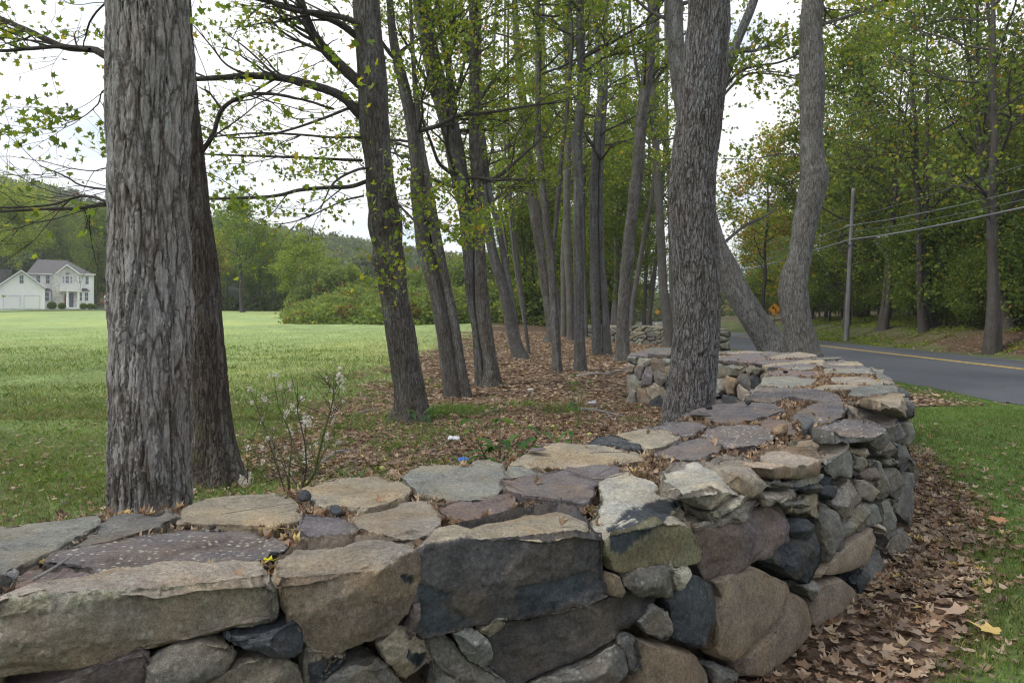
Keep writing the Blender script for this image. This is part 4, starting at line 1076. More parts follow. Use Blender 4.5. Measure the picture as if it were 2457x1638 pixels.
def traced_tree(name, label, stems, base, kind='mid', ns=40, ring=.03, branches=(), grow_h=(4.2, 9.0), nl=10, seed=0, flare=.25, leaves=26, group=None,
                lsize=.085, top=8.5, ydrift=0.0, tmpl=None, gain=1.0, ll=2.2, cols=None, detail=True, low=0, dir_bias=None, cat='tree'):
    """stems: lists of (px, py, width px) from the foot up, all at the depth of the foot"""
    R = np.random.RandomState(seed + 100)
    g = gpoint(*base) if len(base) == 2 else np.array([(base[0] - CX) / F * base[2], base[2], float(ground((base[0] - CX) / F * base[2], base[2]))])
    Y = g[1]
    e = empty(name, tuple(g), label, cat, group)
    B = Buf(); Lf = []
    bark = np.array(BARKS[kind]['col']) * .82
    par = dict(bark=bark, levels=2, kids=(5, 5), leaf_from=2, leaves=leaves * 1.6, spread=.12, planar=True, wig=.15, lift=.04)
    for si, st in enumerate(stems):
        P = np.array([at(px, py, Y) for px, py, w in st]); W = np.array([w for *_x, w in st]) / F * Y / 2
        if si == 0 or st[0][1] >= base[1] - 40:
            lo = P[0].copy(); lo[2] = g[2] - .25; lo[0] = P[0][0] - (P[1][0] - P[0][0]) * .1
            if P[0][2] > lo[2] + .05: P = np.vstack([lo, P]); W = np.r_[W[0] * 1.04, W]
            fl = flare
        else: fl = 0
        # carry on above the picture
        H = top * R.uniform(.9, 1.1) + g[2]
        if P[-1][2] < H - .5 and st[-1][1] < 60:
            d = (P[-1] - P[-2]) / (P[-1][2] - P[-2][2] + 1e-6)
            k = 4
            for j in range(1, k + 1):
                q = P[-1] + np.array([d[0] * .6 + R.normal() * .06, R.normal() * .06, 1]) * (H - P[-1][2]) / (k - j + 1)
                P = np.vstack([P, q]); W = np.r_[W, W[-1] * .82]
        Ltot = np.linalg.norm(np.diff(P, axis=0), axis=1).sum()
        m = max(12, int(Ltot / ring))
        S = smooth_path(np.c_[P, W], m)
        S[:, 1] += .0
        trunk_tube(B, S[:, :3], np.maximum(S[:, 3], .004), ns, kind, seed + si * 3.7, detail, fl, g[2])
        # limbs
        for b in range(nl):
            h = R.uniform(*grow_h) + g[2]
            if h > S[-1, 2]: h = R.uniform(g[2] + grow_h[0], max(S[-1, 2] - .1, g[2] + grow_h[0] + .1))
            i = int(np.argmin(np.abs(S[:, 2] - h)))
            if abs(S[i, 2] - h) > .5: continue
            a = R.uniform(0, 6.28)
            if dir_bias is not None and R.rand() < .6: a = dir_bias + R.normal() * .5
            dv = np.array([math.cos(a), math.sin(a), R.uniform(.1, .8)]); dv /= np.linalg.norm(dv)
            grow(B, Lf, S[i, :3], dv, ll * R.uniform(.6, 1.3), min(S[i, 3] * .45, .05), 0, R, par)
        grow(B, Lf, S[-1, :3], np.array([0, 0, 1.0]), 2.0, S[-1, 3], 0, R, par)
    for br in branches:
        pts, w0, w1, dy, lv = br[:5]
        P = np.array([at(px, py, Y + dy * i / max(1, len(pts) - 1)) for i, (px, py) in enumerate(pts)])
        S = smooth_path(P, max(8, len(pts) * 7)); r = np.linspace(w0, w1, len(S)) / F * Y / 2
        V, Q = tube(S, r, 10 if w0 > 8 else 6, cap=False)
        V = V + .004 * fbm(V * 14, 2)[:, None]
        B.add(V, Q, np.tile(bark * R.uniform(.75, 1), (len(V), 1)))
        if lv:
            nk = int(br[5]) if len(br) > 5 else 7
            p2 = dict(par); p2['leaves'] = lv * 1.5; p2['levels'] = 2; p2['kids'] = (4, 4)
            for _ in range(nk):
                i = R.randint(int(len(S) * .12), len(S)); t = S[min(i + 1, len(S) - 1)] - S[i - 1]; t /= np.linalg.norm(t)
                s = R.normal(size=3); s -= t * (s @ t); s /= np.linalg.norm(s); s[2] = s[2] * .6
                nd = t * .8 + s * .7; nd /= np.linalg.norm(nd)
                grow(B, Lf, S[i], nd, ll * R.uniform(.25, .6), max(r[i] * .4, .004), 1, R, p2)
    B.make('trunk', {'plate': M_PLATE, 'ridge': M_RIDGE}.get(kind, M_BARK) if detail else M_BARKF, e)
    if Lf:
        pos = np.concatenate(Lf)
        col = green_cols(len(pos), R, gain=gain) if cols is None else green_cols(len(pos), R, cols, gain)
        V, q, c = leaf_cloud(pos, R.uniform(.45, 1.25, len(pos)) * lsize * .92, col, MAPLE if tmpl is None else tmpl, R, .25, .25)
        obj('foliage', V, [q], M_LEAF, e, False, c)
    return e

# the big shaggy barked trunk close behind the wall, and its neighbour
traced_tree('tree', 'thick shaggy barked trunk rising close behind the wall', [[(360, 1240, 186), (361, 1100, 182), (363, 900, 180), (361, 750, 180), (359, 600, 178), (357, 450, 176), (359, 300, 184), (362, 200, 198), (361, 120, 200), (354, 0, 186)]],
            (360, 1240, 4.3), 'plate', 300, .011, nl=6, grow_h=(5.2, 8), top=9, seed=1, leaves=16, lsize=.09)
traced_tree('tree', 'grey brown tree leaning left, half hidden behind the shaggy trunk', [[(524, 1160, 112), (513, 1050, 94), (503, 900, 82), (485, 700, 84), (462, 500, 82), (440, 300, 78), (425, 100, 72), (420, 0, 70)]],
            (524, 1160), 'dusky', 130, .02, nl=5, grow_h=(6.0, 9), leaves=12, top=10, seed=2, flare=.3,
            branches=[([(478, 372), (510, 325), (532, 264), (580, 232), (640, 225), (720, 238), (800, 262)], 13, 5, -.3, 5, 6), ([(532, 264), (505, 225), (478, 210)], 6, 3, 0, 8, 2),
            ([(440, 190), (350, 165), (262, 138), (225, 120), (150, 112), (70, 75), (0, 45), (-60, 20)], 22, 12, 1.2, 9, 9), ([(215, 120), (150, 112), (60, 118), (0, 122), (-60, 110)], 11, 7, .3, 8, 5),
            ([(450, 480), (350, 482), (262, 486), (190, 500), (100, 502), (0, 508), (-60, 515)], 11, 5, 1, 1.0, 9), ([(450, 470), (330, 462), (262, 455), (200, 446), (150, 420), (95, 398)], 7, 3, .8, 1.5, 8),
            ([(262, 486), (200, 470), (120, 492), (0, 498), (-50, 490)], 7, 4, .6, 1.0, 6), ([(400, 410), (262, 404), (222, 410), (160, 402), (100, 385)], 4, 2, 1, 1.5, 6), ([(420, 250), (262, 215), (235, 250), (200, 280), (150, 300)], 5, 2, .5, 16, 6), ([(300, -30), (240, 20), (215, 55), (205, 90), (197, 118)], 6, 3, .4, 9, 5)])
T3br = [([(868, 280), (820, 232), (750, 205), (680, 188), (600, 182), (540, 186), (470, 190), (380, 196)], 24, 9, -1.2, 7, 10),
        ([(880, 215), (830, 170), (780, 120), (745, 70), (720, 0), (700, -80)], 28, 18, -.5, 8, 7),
        ([(866, 95), (810, 55), (740, 30), (680, 12), (600, -5)], 18, 8, -.8, 10, 7),
        ([(880, 435), (840, 448), (790, 450), (720, 456), (660, 470), (560, 476), (440, 478)], 11, 6, -.8, 4, 5),
        ([(873, 470), (830, 480), (790, 497), (740, 520), (690, 535), (620, 540)], 5, 2, -.5, 8, 5),
        ([(870, 385), (800, 382), (720, 378), (600, 374), (490, 370), (400, 360)], 8, 3, -1, 6, 9),
        ([(865, 330), (800, 330), (700, 322), (600, 320), (500, 330)], 7, 3, -1.4, 8, 8),
        ([(905, 470), (940, 480), (985, 520), (1020, 560)], 8, 4, -1, 26, 9),
        ([(895, 400), (850, 410), (800, 440), (770, 500)], 8, 3, -1.5, 22, 7),
        ([(860, 250), (760, 290), (660, 320), (560, 330), (480, 300)], 8, 3, .6, 10, 8)]
traced_tree('tree', 'maple with a burl on its left side and long limbs over the meadow',
            [[(987, 1012, 88), (985, 950, 74), (973, 870, 72), (962, 800, 72), (948, 720, 66), (938, 660, 72), (932, 625, 78), (931, 590, 72), (924, 540, 84), (921, 500, 74), (913, 450, 70), (909, 400, 67), (898, 300, 72), (894, 200, 70), (885, 100, 64), (878, 0, 62)]],
            (987, 1012), 'mid', 110, .03, T3br, (5.8, 9), 6, 3, .3, 14, lsize=.085, top=10)
# long limbs coming in from a tree outside the frame on the left are part of the neighbouring maple
traced_tree('tree', 'grey double trunked maple standing just right of the burl maple',
            [[(1088, 952, 46), (1080, 900, 42), (1066, 800, 38), (1048, 700, 37), (1019, 600, 38), (1012, 545, 38), (1002, 450, 34), (1002, 400, 34), (988, 300, 30), (967, 200, 26), (945, 100, 21), (935, 0, 17)],
             [(1112, 935, 30), (1092, 800, 26), (1073, 700, 25), (1052, 600, 26), (1043, 550, 26), (1027, 450, 24), (1010, 350, 18), (1000, 250, 14), (990, 120, 10), (985, 0, 8)]],
            (1088, 955), 'smooth', 60, .05, [([(1010, 520), (1060, 540), (1110, 590)], 8, 4, -1, 26, 6)], (4.5, 9.5), 9, 4, .25, 15, lsize=.085, top=10)
traced_tree('tree', 'straight rough barked tree beside a darker leaning stem',
            [[(1178, 925, 48), (1177, 880, 37), (1165, 800, 36), (1155, 700, 34), (1150, 600, 31), (1147, 500, 29), (1143, 400, 30), (1138, 300, 26), (1138, 150, 25), (1137, 0, 23)],
             [(1152, 905, 26), (1143, 800, 20), (1131, 720, 24), (1124, 600, 30), (1117, 500, 36), (1098, 400, 44), (1078, 300, 46), (1050, 200, 44), (1028, 100, 42), (1012, 0, 46)],
             [(1090, 300, 18), (1085, 230, 18), (1075, 160, 16), (1058, 60, 14), (1052, 0, 13)]],
            (1178, 927), 'mid', 56, .05, [([(1050, 250), (1000, 150), (960, 80)], 10, 5, -1, 26, 7)], (4.2, 10), 9, 5, .3, 13, lsize=.09, top=11)
traced_tree('tree', 'dark slim tree leaning left with a second stem against its foot',
            [[(1248, 861, 36), (1230, 800, 29), (1210, 700, 27), (1181, 600, 24), (1165, 500, 20), (1156, 400, 18), (1150, 250, 15), (1148, 0, 12)],
             [(1252, 850, 14), (1240, 800, 14), (1225, 705, 15), (1208, 610, 15), (1195, 545, 15), (1173, 450, 13), (1160, 330, 11), (1150, 200, 9)]],
            (1248, 861), 'smooth', 24, .12, [], (4.5, 11), 10, 6, .25, 12, lsize=.12, top=12, detail=True)
G5 = 'slender trees crowded along the far side of the leaf litter'
traced_tree('tree', 'thinnest bare sapling right of the dark leaning tree', [[(1269, 850, 9), (1250, 700, 9), (1240, 600, 8), (1228, 500, 7), (1221, 400, 6), (1219, 200, 6), (1220, 0, 5)]], (1269, 850), 'smooth', 10, .2, [], (4, 10), 8, 7, .1, 16, G5, .12, 10)
traced_tree('tree', 'tree with a hooked foot at the meadow edge of the grove', [[(1322, 822, 34), (1322, 780, 24), (1309, 700, 22), (1296, 600, 22), (1282, 500, 26), (1268, 400, 24), (1255, 250, 20), (1240, 100, 17), (1235, 0, 15)]], (1322, 822), 'mid', 24, .12, [], (6.5, 13), 10, 8, .4, 10, G5, .14, 14)
traced_tree('tree', 'pale mossy stem that forks in two at head height',
            [[(1338, 893, 24), (1335, 850, 21), (1333, 800, 22), (1327, 700, 20), (1320, 600, 20), (1312, 550, 18), (1307, 500, 17), (1302, 450, 17), (1298, 400, 16), (1291, 300, 15), (1291, 200, 15), (1292, 100, 15), (1289, 0, 14)],
             [(1322, 620, 14), (1332, 560, 11), (1341, 450, 11), (1349, 350, 10), (1357, 300, 10), (1365, 200, 9), (1373, 100, 8), (1366, 0, 8)]],
            (1338, 893), 'smooth', 30, .07, [], (7, 10), 7, 9, .2, 10, G5, .11, 11)
traced_tree('tree', 'straight smooth pole like trunk in the middle of the grove with a knot high up',
            [[(1393, 893, 32), (1391, 840, 27), (1390, 800, 26), (1389, 700, 25), (1387, 600, 25), (1387, 500, 23), (1388, 450, 24), (1386, 400, 24), (1384, 325, 29), (1390, 290, 24), (1396, 200, 21), (1393, 100, 20), (1392, 0, 18)]], (1393, 893), 'smooth', 34, .07, [], (7, 10), 6, 10, .2, 10, G5, .11, 11)
traced_tree('tree', 'twin stemmed grey tree standing right of the knotted pole trunk',
            [[(1433, 850, 24), (1427, 700, 22), (1426, 600, 20), (1425, 450, 20), (1435, 300, 18), (1441, 200, 14), (1432, 80, 12), (1420, 0, 11)],
             [(1457, 850, 22), (1449, 700, 17), (1443, 600, 13), (1441, 450, 12), (1448, 300, 12), (1454, 200, 10), (1453, 70, 12), (1457, 0, 10)]],
            (1440, 851), 'smooth', 26, .1, [], (7, 13), 9, 11, .2, 9, G5, .13, 13)
traced_tree('tree', 'tree leaning right from the leaf litter beside the far end of the wall',
            [[(1495, 868, 36), (1494, 800, 31), (1499, 700, 30), (1508, 600, 31), (1518, 500, 27), (1524, 450, 28), (1531, 400, 30), (1538, 300, 28), (1550, 200, 28), (1561, 100, 28), (1572, 0, 28)]],
            (1495, 868), 'mid', 34, .08, [([(1550, 290), (1530, 180), (1515, 80), (1510, 0)], 9, 6, 0, 12, 3), ([(1545, 280), (1570, 180), (1600, 160)], 7, 4, 0, 12, 3)], (7.5, 12), 7, 12, .3, 10, G5, .12, 12)
traced_tree('tree', 'rough ridged barked trunk rising against the inner side of the wall',
            [[(1650, 1010, 128), (1657, 950, 117), (1666, 850, 112), (1670, 800, 111), (1672, 700, 112), (1667, 600, 114), (1660, 500, 113), (1663, 400, 111), (1677, 300, 110), (1688, 200, 108), (1695, 100, 103), (1701, 0, 97)]],
            (1650, 1010, 6.5), 'ridge', 230, .011, nl=7, grow_h=(4.6, 9), top=10, seed=13, flare=.1, leaves=24, lsize=.10)
traced_tree('tree', 'leaning grey trunk crossing behind the rough barked tree',
            [[(1862, 850, 92), (1845, 815, 72), (1812, 770, 62), (1770, 700, 60), (1742, 640, 56), (1718, 590, 52), (1690, 500, 48), (1667, 400, 46), (1645, 280, 46), (1626, 150, 44), (1618, 60, 42), (1617, 0, 40)],
             [(1680, 360, 26), (1712, 270, 24), (1745, 165, 24), (1772, 90, 22), (1808, 5, 21)]],
            (1862, 850, 17.0), 'pale', 60, .05, [([(1700, 300), (1740, 210), (1790, 165), (1870, 150), (1925, 125)], 9, 4, .5, 15, 8), ([(1710, 270), (1735, 230), (1790, 180), (1850, 178), (1915, 190)], 8, 4, 1, 13, 7),
             ([(1728, 590), (1790, 540), (1850, 510), (1880, 470)], 8, 4, 2, 6, 4)], (7, 11), 5, 14, .25, 12, None, .12, 11)
traced_tree('tree', 'crooked trunk with a knee bulge and a burl, beyond the wall by the road',
            [[(1932, 870, 88), (1930, 848, 78), (1918, 802, 72), (1909, 754, 68), (1903, 699, 68), (1907, 657, 63), (1917, 625, 56), (1927, 561, 55), (1940, 497, 61), (1952, 442, 66), (1953, 415, 66), (1950, 386, 56), (1947, 322, 53), (1948, 257, 56), (1948, 193, 58), (1945, 129, 55), (1945, 64, 52), (1951, 0, 48)]],
            (1932, 870, 16.0), 'pale', 64, .05, [([(1918, 372), (1870, 370), (1800, 382), (1730, 380)], 4, 2, .5, 10, 5), ([(1926, 190), (1880, 175), (1830, 172), (1790, 178)], 4, 2, 1, 14, 6), ([(1970, 60), (2060, 30), (2160, -20)], 9, 5, 2, 18, 6)], (7, 11), 5, 15, .25, 14, None, .12, 11)
# thinner trees deeper in the grove
DEEP = [(1515, 46, [(1515, 780, 14), (1520, 720, 13), (1533, 640, 12), (1550, 545, 11), (1567, 450, 10), (1575, 300, 8), (1580, 0, 7)], 'dark thin stem leaning right behind the far stone wall'),
        (1605, 42, [(1605, 790, 28), (1592, 700, 22), (1587, 600, 21), (1579, 450, 20), (1578, 400, 18), (1570, 300, 17), (1566, 200, 14), (1560, 0, 11)], 'dark upright trunk just left of the rough ridged tree'),
        (1555, 60, [(1556, 772, 12), (1565, 700, 11), (1575, 610, 9), (1590, 450, 8), (1600, 200, 7), (1602, 0, 6)], None), (1540, 62, [(1545, 772, 10), (1550, 650, 9), (1556, 500, 8), (1560, 200, 6), (1565, 0, 5)], None),
        (1355, 44, [(1352, 812, 14), (1352, 700, 13), (1352, 600, 13), (1362, 450, 12), (1368, 250, 10), (1362, 0, 8)], None), (1370, 40, [(1368, 812, 16), (1366, 700, 16), (1361, 600, 18), (1360, 450, 18), (1362, 250, 14), (1356, 0, 12)], None),
        (1405, 50, [(1407, 800, 11), (1402, 650, 10), (1400, 450, 10), (1412, 200, 10), (1416, 0, 9)], 'slim dark stem showing behind the knotted pole trunk'),
        (1478, 55, [(1478, 790, 13), (1479, 650, 11), (1480, 450, 9), (1498, 300, 9), (1498, 200, 6), (1512, 0, 5)], None), (1467, 60, [(1470, 770, 10), (1480, 640, 10), (1490, 500, 10), (1500, 350, 8), (1498, 100, 7), (1490, 0, 6)], None),
        (1310, 50, [(1345, 805, 12), (1335, 700, 12), (1318, 600, 11), (1310, 450, 11), (1305, 300, 10), (1303, 0, 8)], None), (1210, 48, [(1262, 800, 7), (1238, 650, 7), (1222, 500, 6), (1210, 300, 5), (1212, 0, 5)], None),
        (1200, 60, [(1232, 780, 8), (1220, 640, 7), (1195, 450, 7), (1180, 300, 6), (1190, 0, 6)], None), (1625, 50, [(1618, 790, 16), (1612, 650, 14), (1606, 450, 10), (1600, 300, 8), (1596, 0, 6)], None)]
for k, (bx, Yd, st, lb) in enumerate(DEEP):
    traced_tree('tree', lb or 'thin dark stem among the crowded trunks deep in the grove', [st], (st[0][0], st[0][1], Yd), 'mid', 12, .3, [], (7, 16), 12, 30 + k, .2, 8,
                'dark stems deep in the grove', .19, 17, tmpl=STAR, detail=False, ll=2.8)
# ---------------------------------------------------------------- background trees: prototypes copied around
def proto(seed, H, crown0, spread, leaves, lsize, levels=2, trunk_r=.18, cols=(3, 4, 3, 1.4, .5, .15), kids=(5, 5), tmpl=STAR, nlimb=20, gain=1.0, sink=0, ll=1.0, twin=False, leaf_sp=.42):
    R = np.random.RandomState(seed); B = Buf(); Lf = []
    bark = np.array((.065, .058, .052))
    par = dict(bark=bark, levels=levels, kids=kids, leaf_from=1, leaves=leaves, spread=leaf_sp, planar=False, wig=.18, lift=.06)
    for tw in range(2 if twin else 1):
        k = 9; P = [np.array([tw * .35, 0, -.4])]
        dx, dy = R.normal(size=2) * .05 + tw * .08
        for i in range(1, k): P.append(P[-1] + np.array([dx + R.normal() * .05, dy + R.normal() * .05, 1]) * H / (k - 1))
        P = np.array(P); W = trunk_r * np.linspace(1, .18, k); W[0] *= 1.5
        S = smooth_path(np.c_[P, W], 30)
        V, Q = tube(S[:, :3], S[:, 3], 9, cap=False); B.add(V, Q, np.tile(bark, (len(V), 1)))
        for b in range(nlimb // (2 if twin else 1)):
            f = (b + R.rand()) / nlimb * (2 if twin else 1); h = crown0 + (H - crown0) * min(f, 1) ** .9
            i = int(np.argmin(np.abs(S[:, 2] - h))); a = R.uniform(0, 6.28)
            sp = spread * (math.sin(math.pi * min(1, max(0, .18 + .72 * f))) ** .7)
            dv = np.array([math.cos(a), math.sin(a), R.uniform(.15, .9)]); dv /= np.linalg.norm(dv)
            grow(B, Lf, S[i, :3], dv, sp * ll * R.uniform(.75, 1.25), max(S[i, 3] * .5, .02), 0, R, par)
        grow(B, Lf, S[-1, :3], np.array([0, 0, 1.0]), spread * .6, S[-1, 3], 0, R, par)
    pos = np.concatenate(Lf)
    V, q, c = leaf_cloud(pos, R.uniform(.7, 1.4, len(pos)) * lsize, green_cols(len(pos), R, cols, gain), tmpl, R, .2, .2)
    mt = mesh_np('trunk', np.concatenate(B.V), [np.concatenate(x) for x in B.P.values()], True, np.concatenate(B.T)); mt.materials.append(M_BARKF)
    mf = mesh_np('crown', V, [q], False, c); mf.materials.append(M_LEAF)
    return mt, mf
PR = {}
PR['tall'] = [proto(201 + i, 17, 4.0, 3.6, 15, .20, kids=(5, 5), nlimb=22, trunk_r=.14, cols=(5, 4, 1.8, .6, .2, .1), gain=.85) for i in range(3)]
PR['dark'] = [proto(211 + i, 18, 1.6, 4.0, 19, .23, kids=(5, 5), nlimb=30, trunk_r=.22, cols=(5, 3, 1.5, .6, .3, .15), gain=.85) for i in range(2)]
PR['open'] = [proto(221 + i, 18, 5.0, 5.0, 5.5, .20, kids=(6, 5), nlimb=20, trunk_r=.22, cols=(4, 4, 2, .9, .3, .2), twin=True, gain=.9) for i in range(2)]
PR['low'] = [proto(231 + i, 5.5, .6, 2.3, 22, .17, kids=(5, 4), nlimb=20, trunk_r=.05, cols=(4, 4, 2, .5, .2, .1), gain=.85) for i in range(2)]
PR['pale'] = [proto(241 + i, 10, 1.4, 3.6, 15, .26, kids=(5, 5), nlimb=24, trunk_r=.16, cols=(2, 4, 4, 1, .3, .1), gain=1.15) for i in range(2)]
PR['thin'] = [proto(281 + i, 17, 7, 2.2, 9, .21, kids=(4, 4), nlimb=14, trunk_r=.10, cols=(3, 4, 3, 1, .3, .1)) for i in range(2)]
PR['rust'] = [proto(251, 15, 4.5, 3.4, 12, .24, kids=(5, 5), nlimb=20, trunk_r=.18, cols=(1, 2, 2, 2, 2, 2.0), gain=1.1)]
PR['bluegreen'] = [proto(261, 14, 4.6, 4.2, 12, .27, kids=(5, 5), nlimb=22, trunk_r=.3, cols=(5, 4, 1, .3, .1, .05), gain=1.2)]
RB = np.random.RandomState(77)
def place(kind, x, y, s, label, group=None, name='tree', idx=None, sz=1.0, rot=None):
    mt, mf = PR[kind][RB.randint(len(PR[kind])) if idx is None else idx]
    e = empty(name, (x, y, float(ground(x, y)) - .05), label, 'tree', group)
    e.rotation_euler = (0, 0, RB.uniform(0, 6.28) if rot is None else rot); e.scale = (s, s, s * sz)
    for me, nm in ((mt, 'trunk'), (mf, 'crown')):
        o = bpy.data.objects.new(nm, me); COL.objects.link(o); o.parent = e
    return e
# across the road
def put_px(kind, px, Y, s, label, **k): return place(kind, (px - CX) / F * Y, Y, s, label, **k)
put_px('open', 2375, 33, 1.05, 'thick twin trunked tree rising from the leafy bank across the road', idx=0, rot=.6)
put_px('open', 2425, 37, 1.0, 'forked tree beside the thick twin trunk on the bank', idx=1, rot=2.0)
put_px('dark', 2030, 57, 1.1, 'dark leafy tree right behind the utility pole', idx=0)
put_px('rust', 1830, 62, .95, 'rusty topped tree showing left of the crooked trunk')
put_px('open', 2230, 44, 1.0, 'open crowned tree with many rising limbs left of the twin trunked one', idx=0, rot=3.5)
put_px('open', 2110, 50, .9, 'half bare tree with arching limbs right of the utility pole', idx=1, rot=5)
GW = 'woods across the road'
for k in range(44):
    Y = RB.uniform(36, 115); e = RB.uniform(6.5, 30)
    x = ROAD_R + .069 * Y + e + (max(0, Y - 80) ** 2) * .0007
    kind = ['tall', 'open', 'tall', 'dark', 'open', 'open', 'rust', 'thin'][RB.randint(8)]
    if e < 8 and Y < 55: kind = 'open'
    place(kind, x, Y, RB.uniform(.7, 1.0), {'tall': 'slender green tree in the woods across the road', 'dark': 'dense dark green tree in the woods across the road', 'open': 'open limbed tree in the woods across the road', 'rust': 'tree turning rusty in the woods across the road', 'thin': 'slim dark poled tree in the woods across the road'}[kind], GW)
for k in range(60):
    Y = RB.uniform(27, 95); x = ROAD_R + .069 * Y + RB.uniform(6.0, 15)
    if 25 < Y < 40: x += 2.5
    place('low', x, Y, RB.uniform(.6, 1.15), 'low bushy undergrowth shrub at the edge of the woods across the road', 'undergrowth shrubs across the road', 'shrub')['category'] = 'shrub'
# beyond the end of the grove, both sides of the far wall
GF = 'trees closing the view at the end of the grove'
for k in range(34):
    Y = RB.uniform(52, 135); px = RB.uniform(1130, 1600) if k % 3 else RB.uniform(1180, 1900)
    x = (px - CX) / F * Y
    if ROAD_L + float(RD(Y)) - 3.5 < x < ROAD_R + float(RD(Y)) + 3: x = ROAD_L + float(RD(Y)) - RB.uniform(4, 14)
    if x < 2 and Y > 64: x = RB.uniform(2, 9)
    if x < .8: x = RB.uniform(1, 5)
    kind = ['tall', 'dark', 'tall', 'pale'][RB.randint(4)]
    place(kind, x, Y, RB.uniform(.65, .95), {'tall': 'slender green tree closing the view at the end of the grove', 'dark': 'dense dark tree closing the view at the end of the grove', 'pale': 'pale yellow green tree closing the view at the end of the grove'}[kind], GF)
for k in range(9):
    Y = RB.uniform(125, 175); x = ROAD_R + float(RD(Y)) * .9 + RB.uniform(-16, 22)
    place('dark', x, Y, RB.uniform(.8, 1.1), 'dense dark tree beyond the far bend of the road', 'trees beyond the bend of the road')
# edge of the meadow
put_px('bluegreen', 583, 112, 1.02, 'tall blue green tree standing above the others at the meadow edge', idx=0)
put_px('pale', 715, 106, .85, 'pale willow like tree in front of the wooded hill', idx=0)
put_px('pale', 790, 112, .62, 'small pale tree beside the willow like one', idx=1)
put_px('rust', 520, 118, .72, 'tree with a reddish top left of the tall blue green tree')
GM = 'trees along the edge of the meadow'
for px, Y, kd, s in ((470, 122, 'tall', .75), (545, 125, 'tall', .62), (620, 122, 'dark', .66), (655, 120, 'tall', .55), (690, 128, 'dark', .6), (500, 130, 'dark', .62), (750, 135, 'dark', .45), (440, 124, 'tall', .7), (640, 130, 'pale', .9)):
    put_px(kd, px, Y, s, {'tall': 'slender yellow green tree at the wooded edge of the meadow', 'dark': 'dark tree at the wooded edge of the meadow', 'pale': 'round pale tree inside the wooded edge of the meadow'}[kd], group=GM)
GH = 'trees round the white house'
for px, Y, kd, s in ((232, 150, 'tall', 1.05), (262, 155, 'dark', 1.0), (200, 165, 'tall', 1.15), (160, 172, 'dark', 1.1), (90, 170, 'tall', 1.25), (30, 172, 'dark', 1.25), (-30, 168, 'tall', 1.2), (120, 180, 'rust', 1.3), (300, 160, 'tall', 1.0), (340, 150, 'dark', .9), (250, 170, 'tall', 1.15), (-80, 150, 'dark', 1.1)):
    put_px(kd, px, Y, s, {'tall': 'tall slender tree behind the white house', 'dark': 'dense dark tree behind the white house', 'rust': 'rust coloured tree behind the white house'}[kd], group=GH)
PR['spread'] = [proto(271, 15, 6.4, 6.5, 15, .26, kids=(5, 5), nlimb=26, trunk_r=.22, cols=(1, 3, 5, 2, .5, .1), gain=1.2)]
put_px('spread', -5, 122, 1.0, 'big yellow green tree spreading in front of the white house roof', idx=0)
# bramble thicket along the far edge of the meadow
def thicket(name, cells, n, lsize, col, R, parent=None, **props):
    P = []
    for (x, y, rx, ry, h) in cells:
        k = int(n * rx * h)
        v = R.normal(size=(k, 3)); v /= np.linalg.norm(v, axis=1)[:, None]; v[:, 2] = np.abs(v[:, 2])
        rr = R.uniform(.80, 1.04, (k, 1)) * (1 + .22 * pn(v * 2.7 + x)[:, None] + .12 * pn(v * 7 + y)[:, None])
        p = v * rr * np.array([rx, ry, h]); p += np.array([x, y, 0]); p[:, 2] += ground(p[:, 0], p[:, 1]) - .1
        P.append(p)
    P = np.concatenate(P); c = green_cols(len(P), R, col[0], col[1]); c = c * .8 + c.mean(1)[:, None] * .2
    nse = fbm(P * .35, 3)[:, None]
    c = c * np.where(nse > .42, np.array([1.1, .75, .8]) * .7, 1.0) * (1 + .2 * nse)
    V, q, c = leaf_cloud(P, R.uniform(.6, 1.4, len(P)) * lsize, c, STAR, R, .35, .2)
    return obj(name, V, [q], M_LEAF, parent, False, c, **props)
cells = []
for k in range(34):
    px = RB.uniform(760, 1330); Y = RB.uniform(62, 82); h = np.interp(px, [740, 860, 1000, 1300], [1.9, 3.0, 3.5, 4.0]) * RB.uniform(.7, 1.05) * (.75 + .25 * (Y - 62) / 20)
    cells.append(((px - CX) / F * Y, Y, RB.uniform(2.5, 5), RB.uniform(2, 4), h))
for k in range(12):
    px = RB.uniform(800, 1320); Y = 90 + RB.uniform(0, 14); cells.append(((px - CX) / F * Y, Y, 6, 4, RB.uniform(5, 7.2)))
thicket('bramble_thicket', cells, 420, .26, ((5, 6, 3, .3, .05, .02), 1.2), RB, kind='stuff')
cells = [((px - CX) / F * Y, Y, RB.uniform(2, 4), 2, RB.uniform(1.2, 2.6)) for px, Y in [(RB.uniform(290, 760), RB.uniform(118, 130)) for _ in range(30)]]
thicket('undergrowth', cells, 260, .34, ((6, 3, 1, .3, .1, .1), .7), RB, kind='stuff')
for k in range(40):
    Y = RB.uniform(36, 80); place('thin', ROAD_R + .069 * Y + RB.uniform(6, 20), Y, RB.uniform(.7, 1.0), 'slim dark poled tree in the woods across the road', GW)
for k in range(34):
    px = RB.uniform(2030, 2480); Y = RB.uniform(35, 47); x = max((px - CX) / F * Y, ROAD_R + .069 * Y + 5)
    place('low', x, Y, RB.uniform(.55, 1.0), 'low bushy undergrowth shrub at the edge of the woods across the road', 'undergrowth shrubs across the road', 'shrub')['category'] = 'shrub'
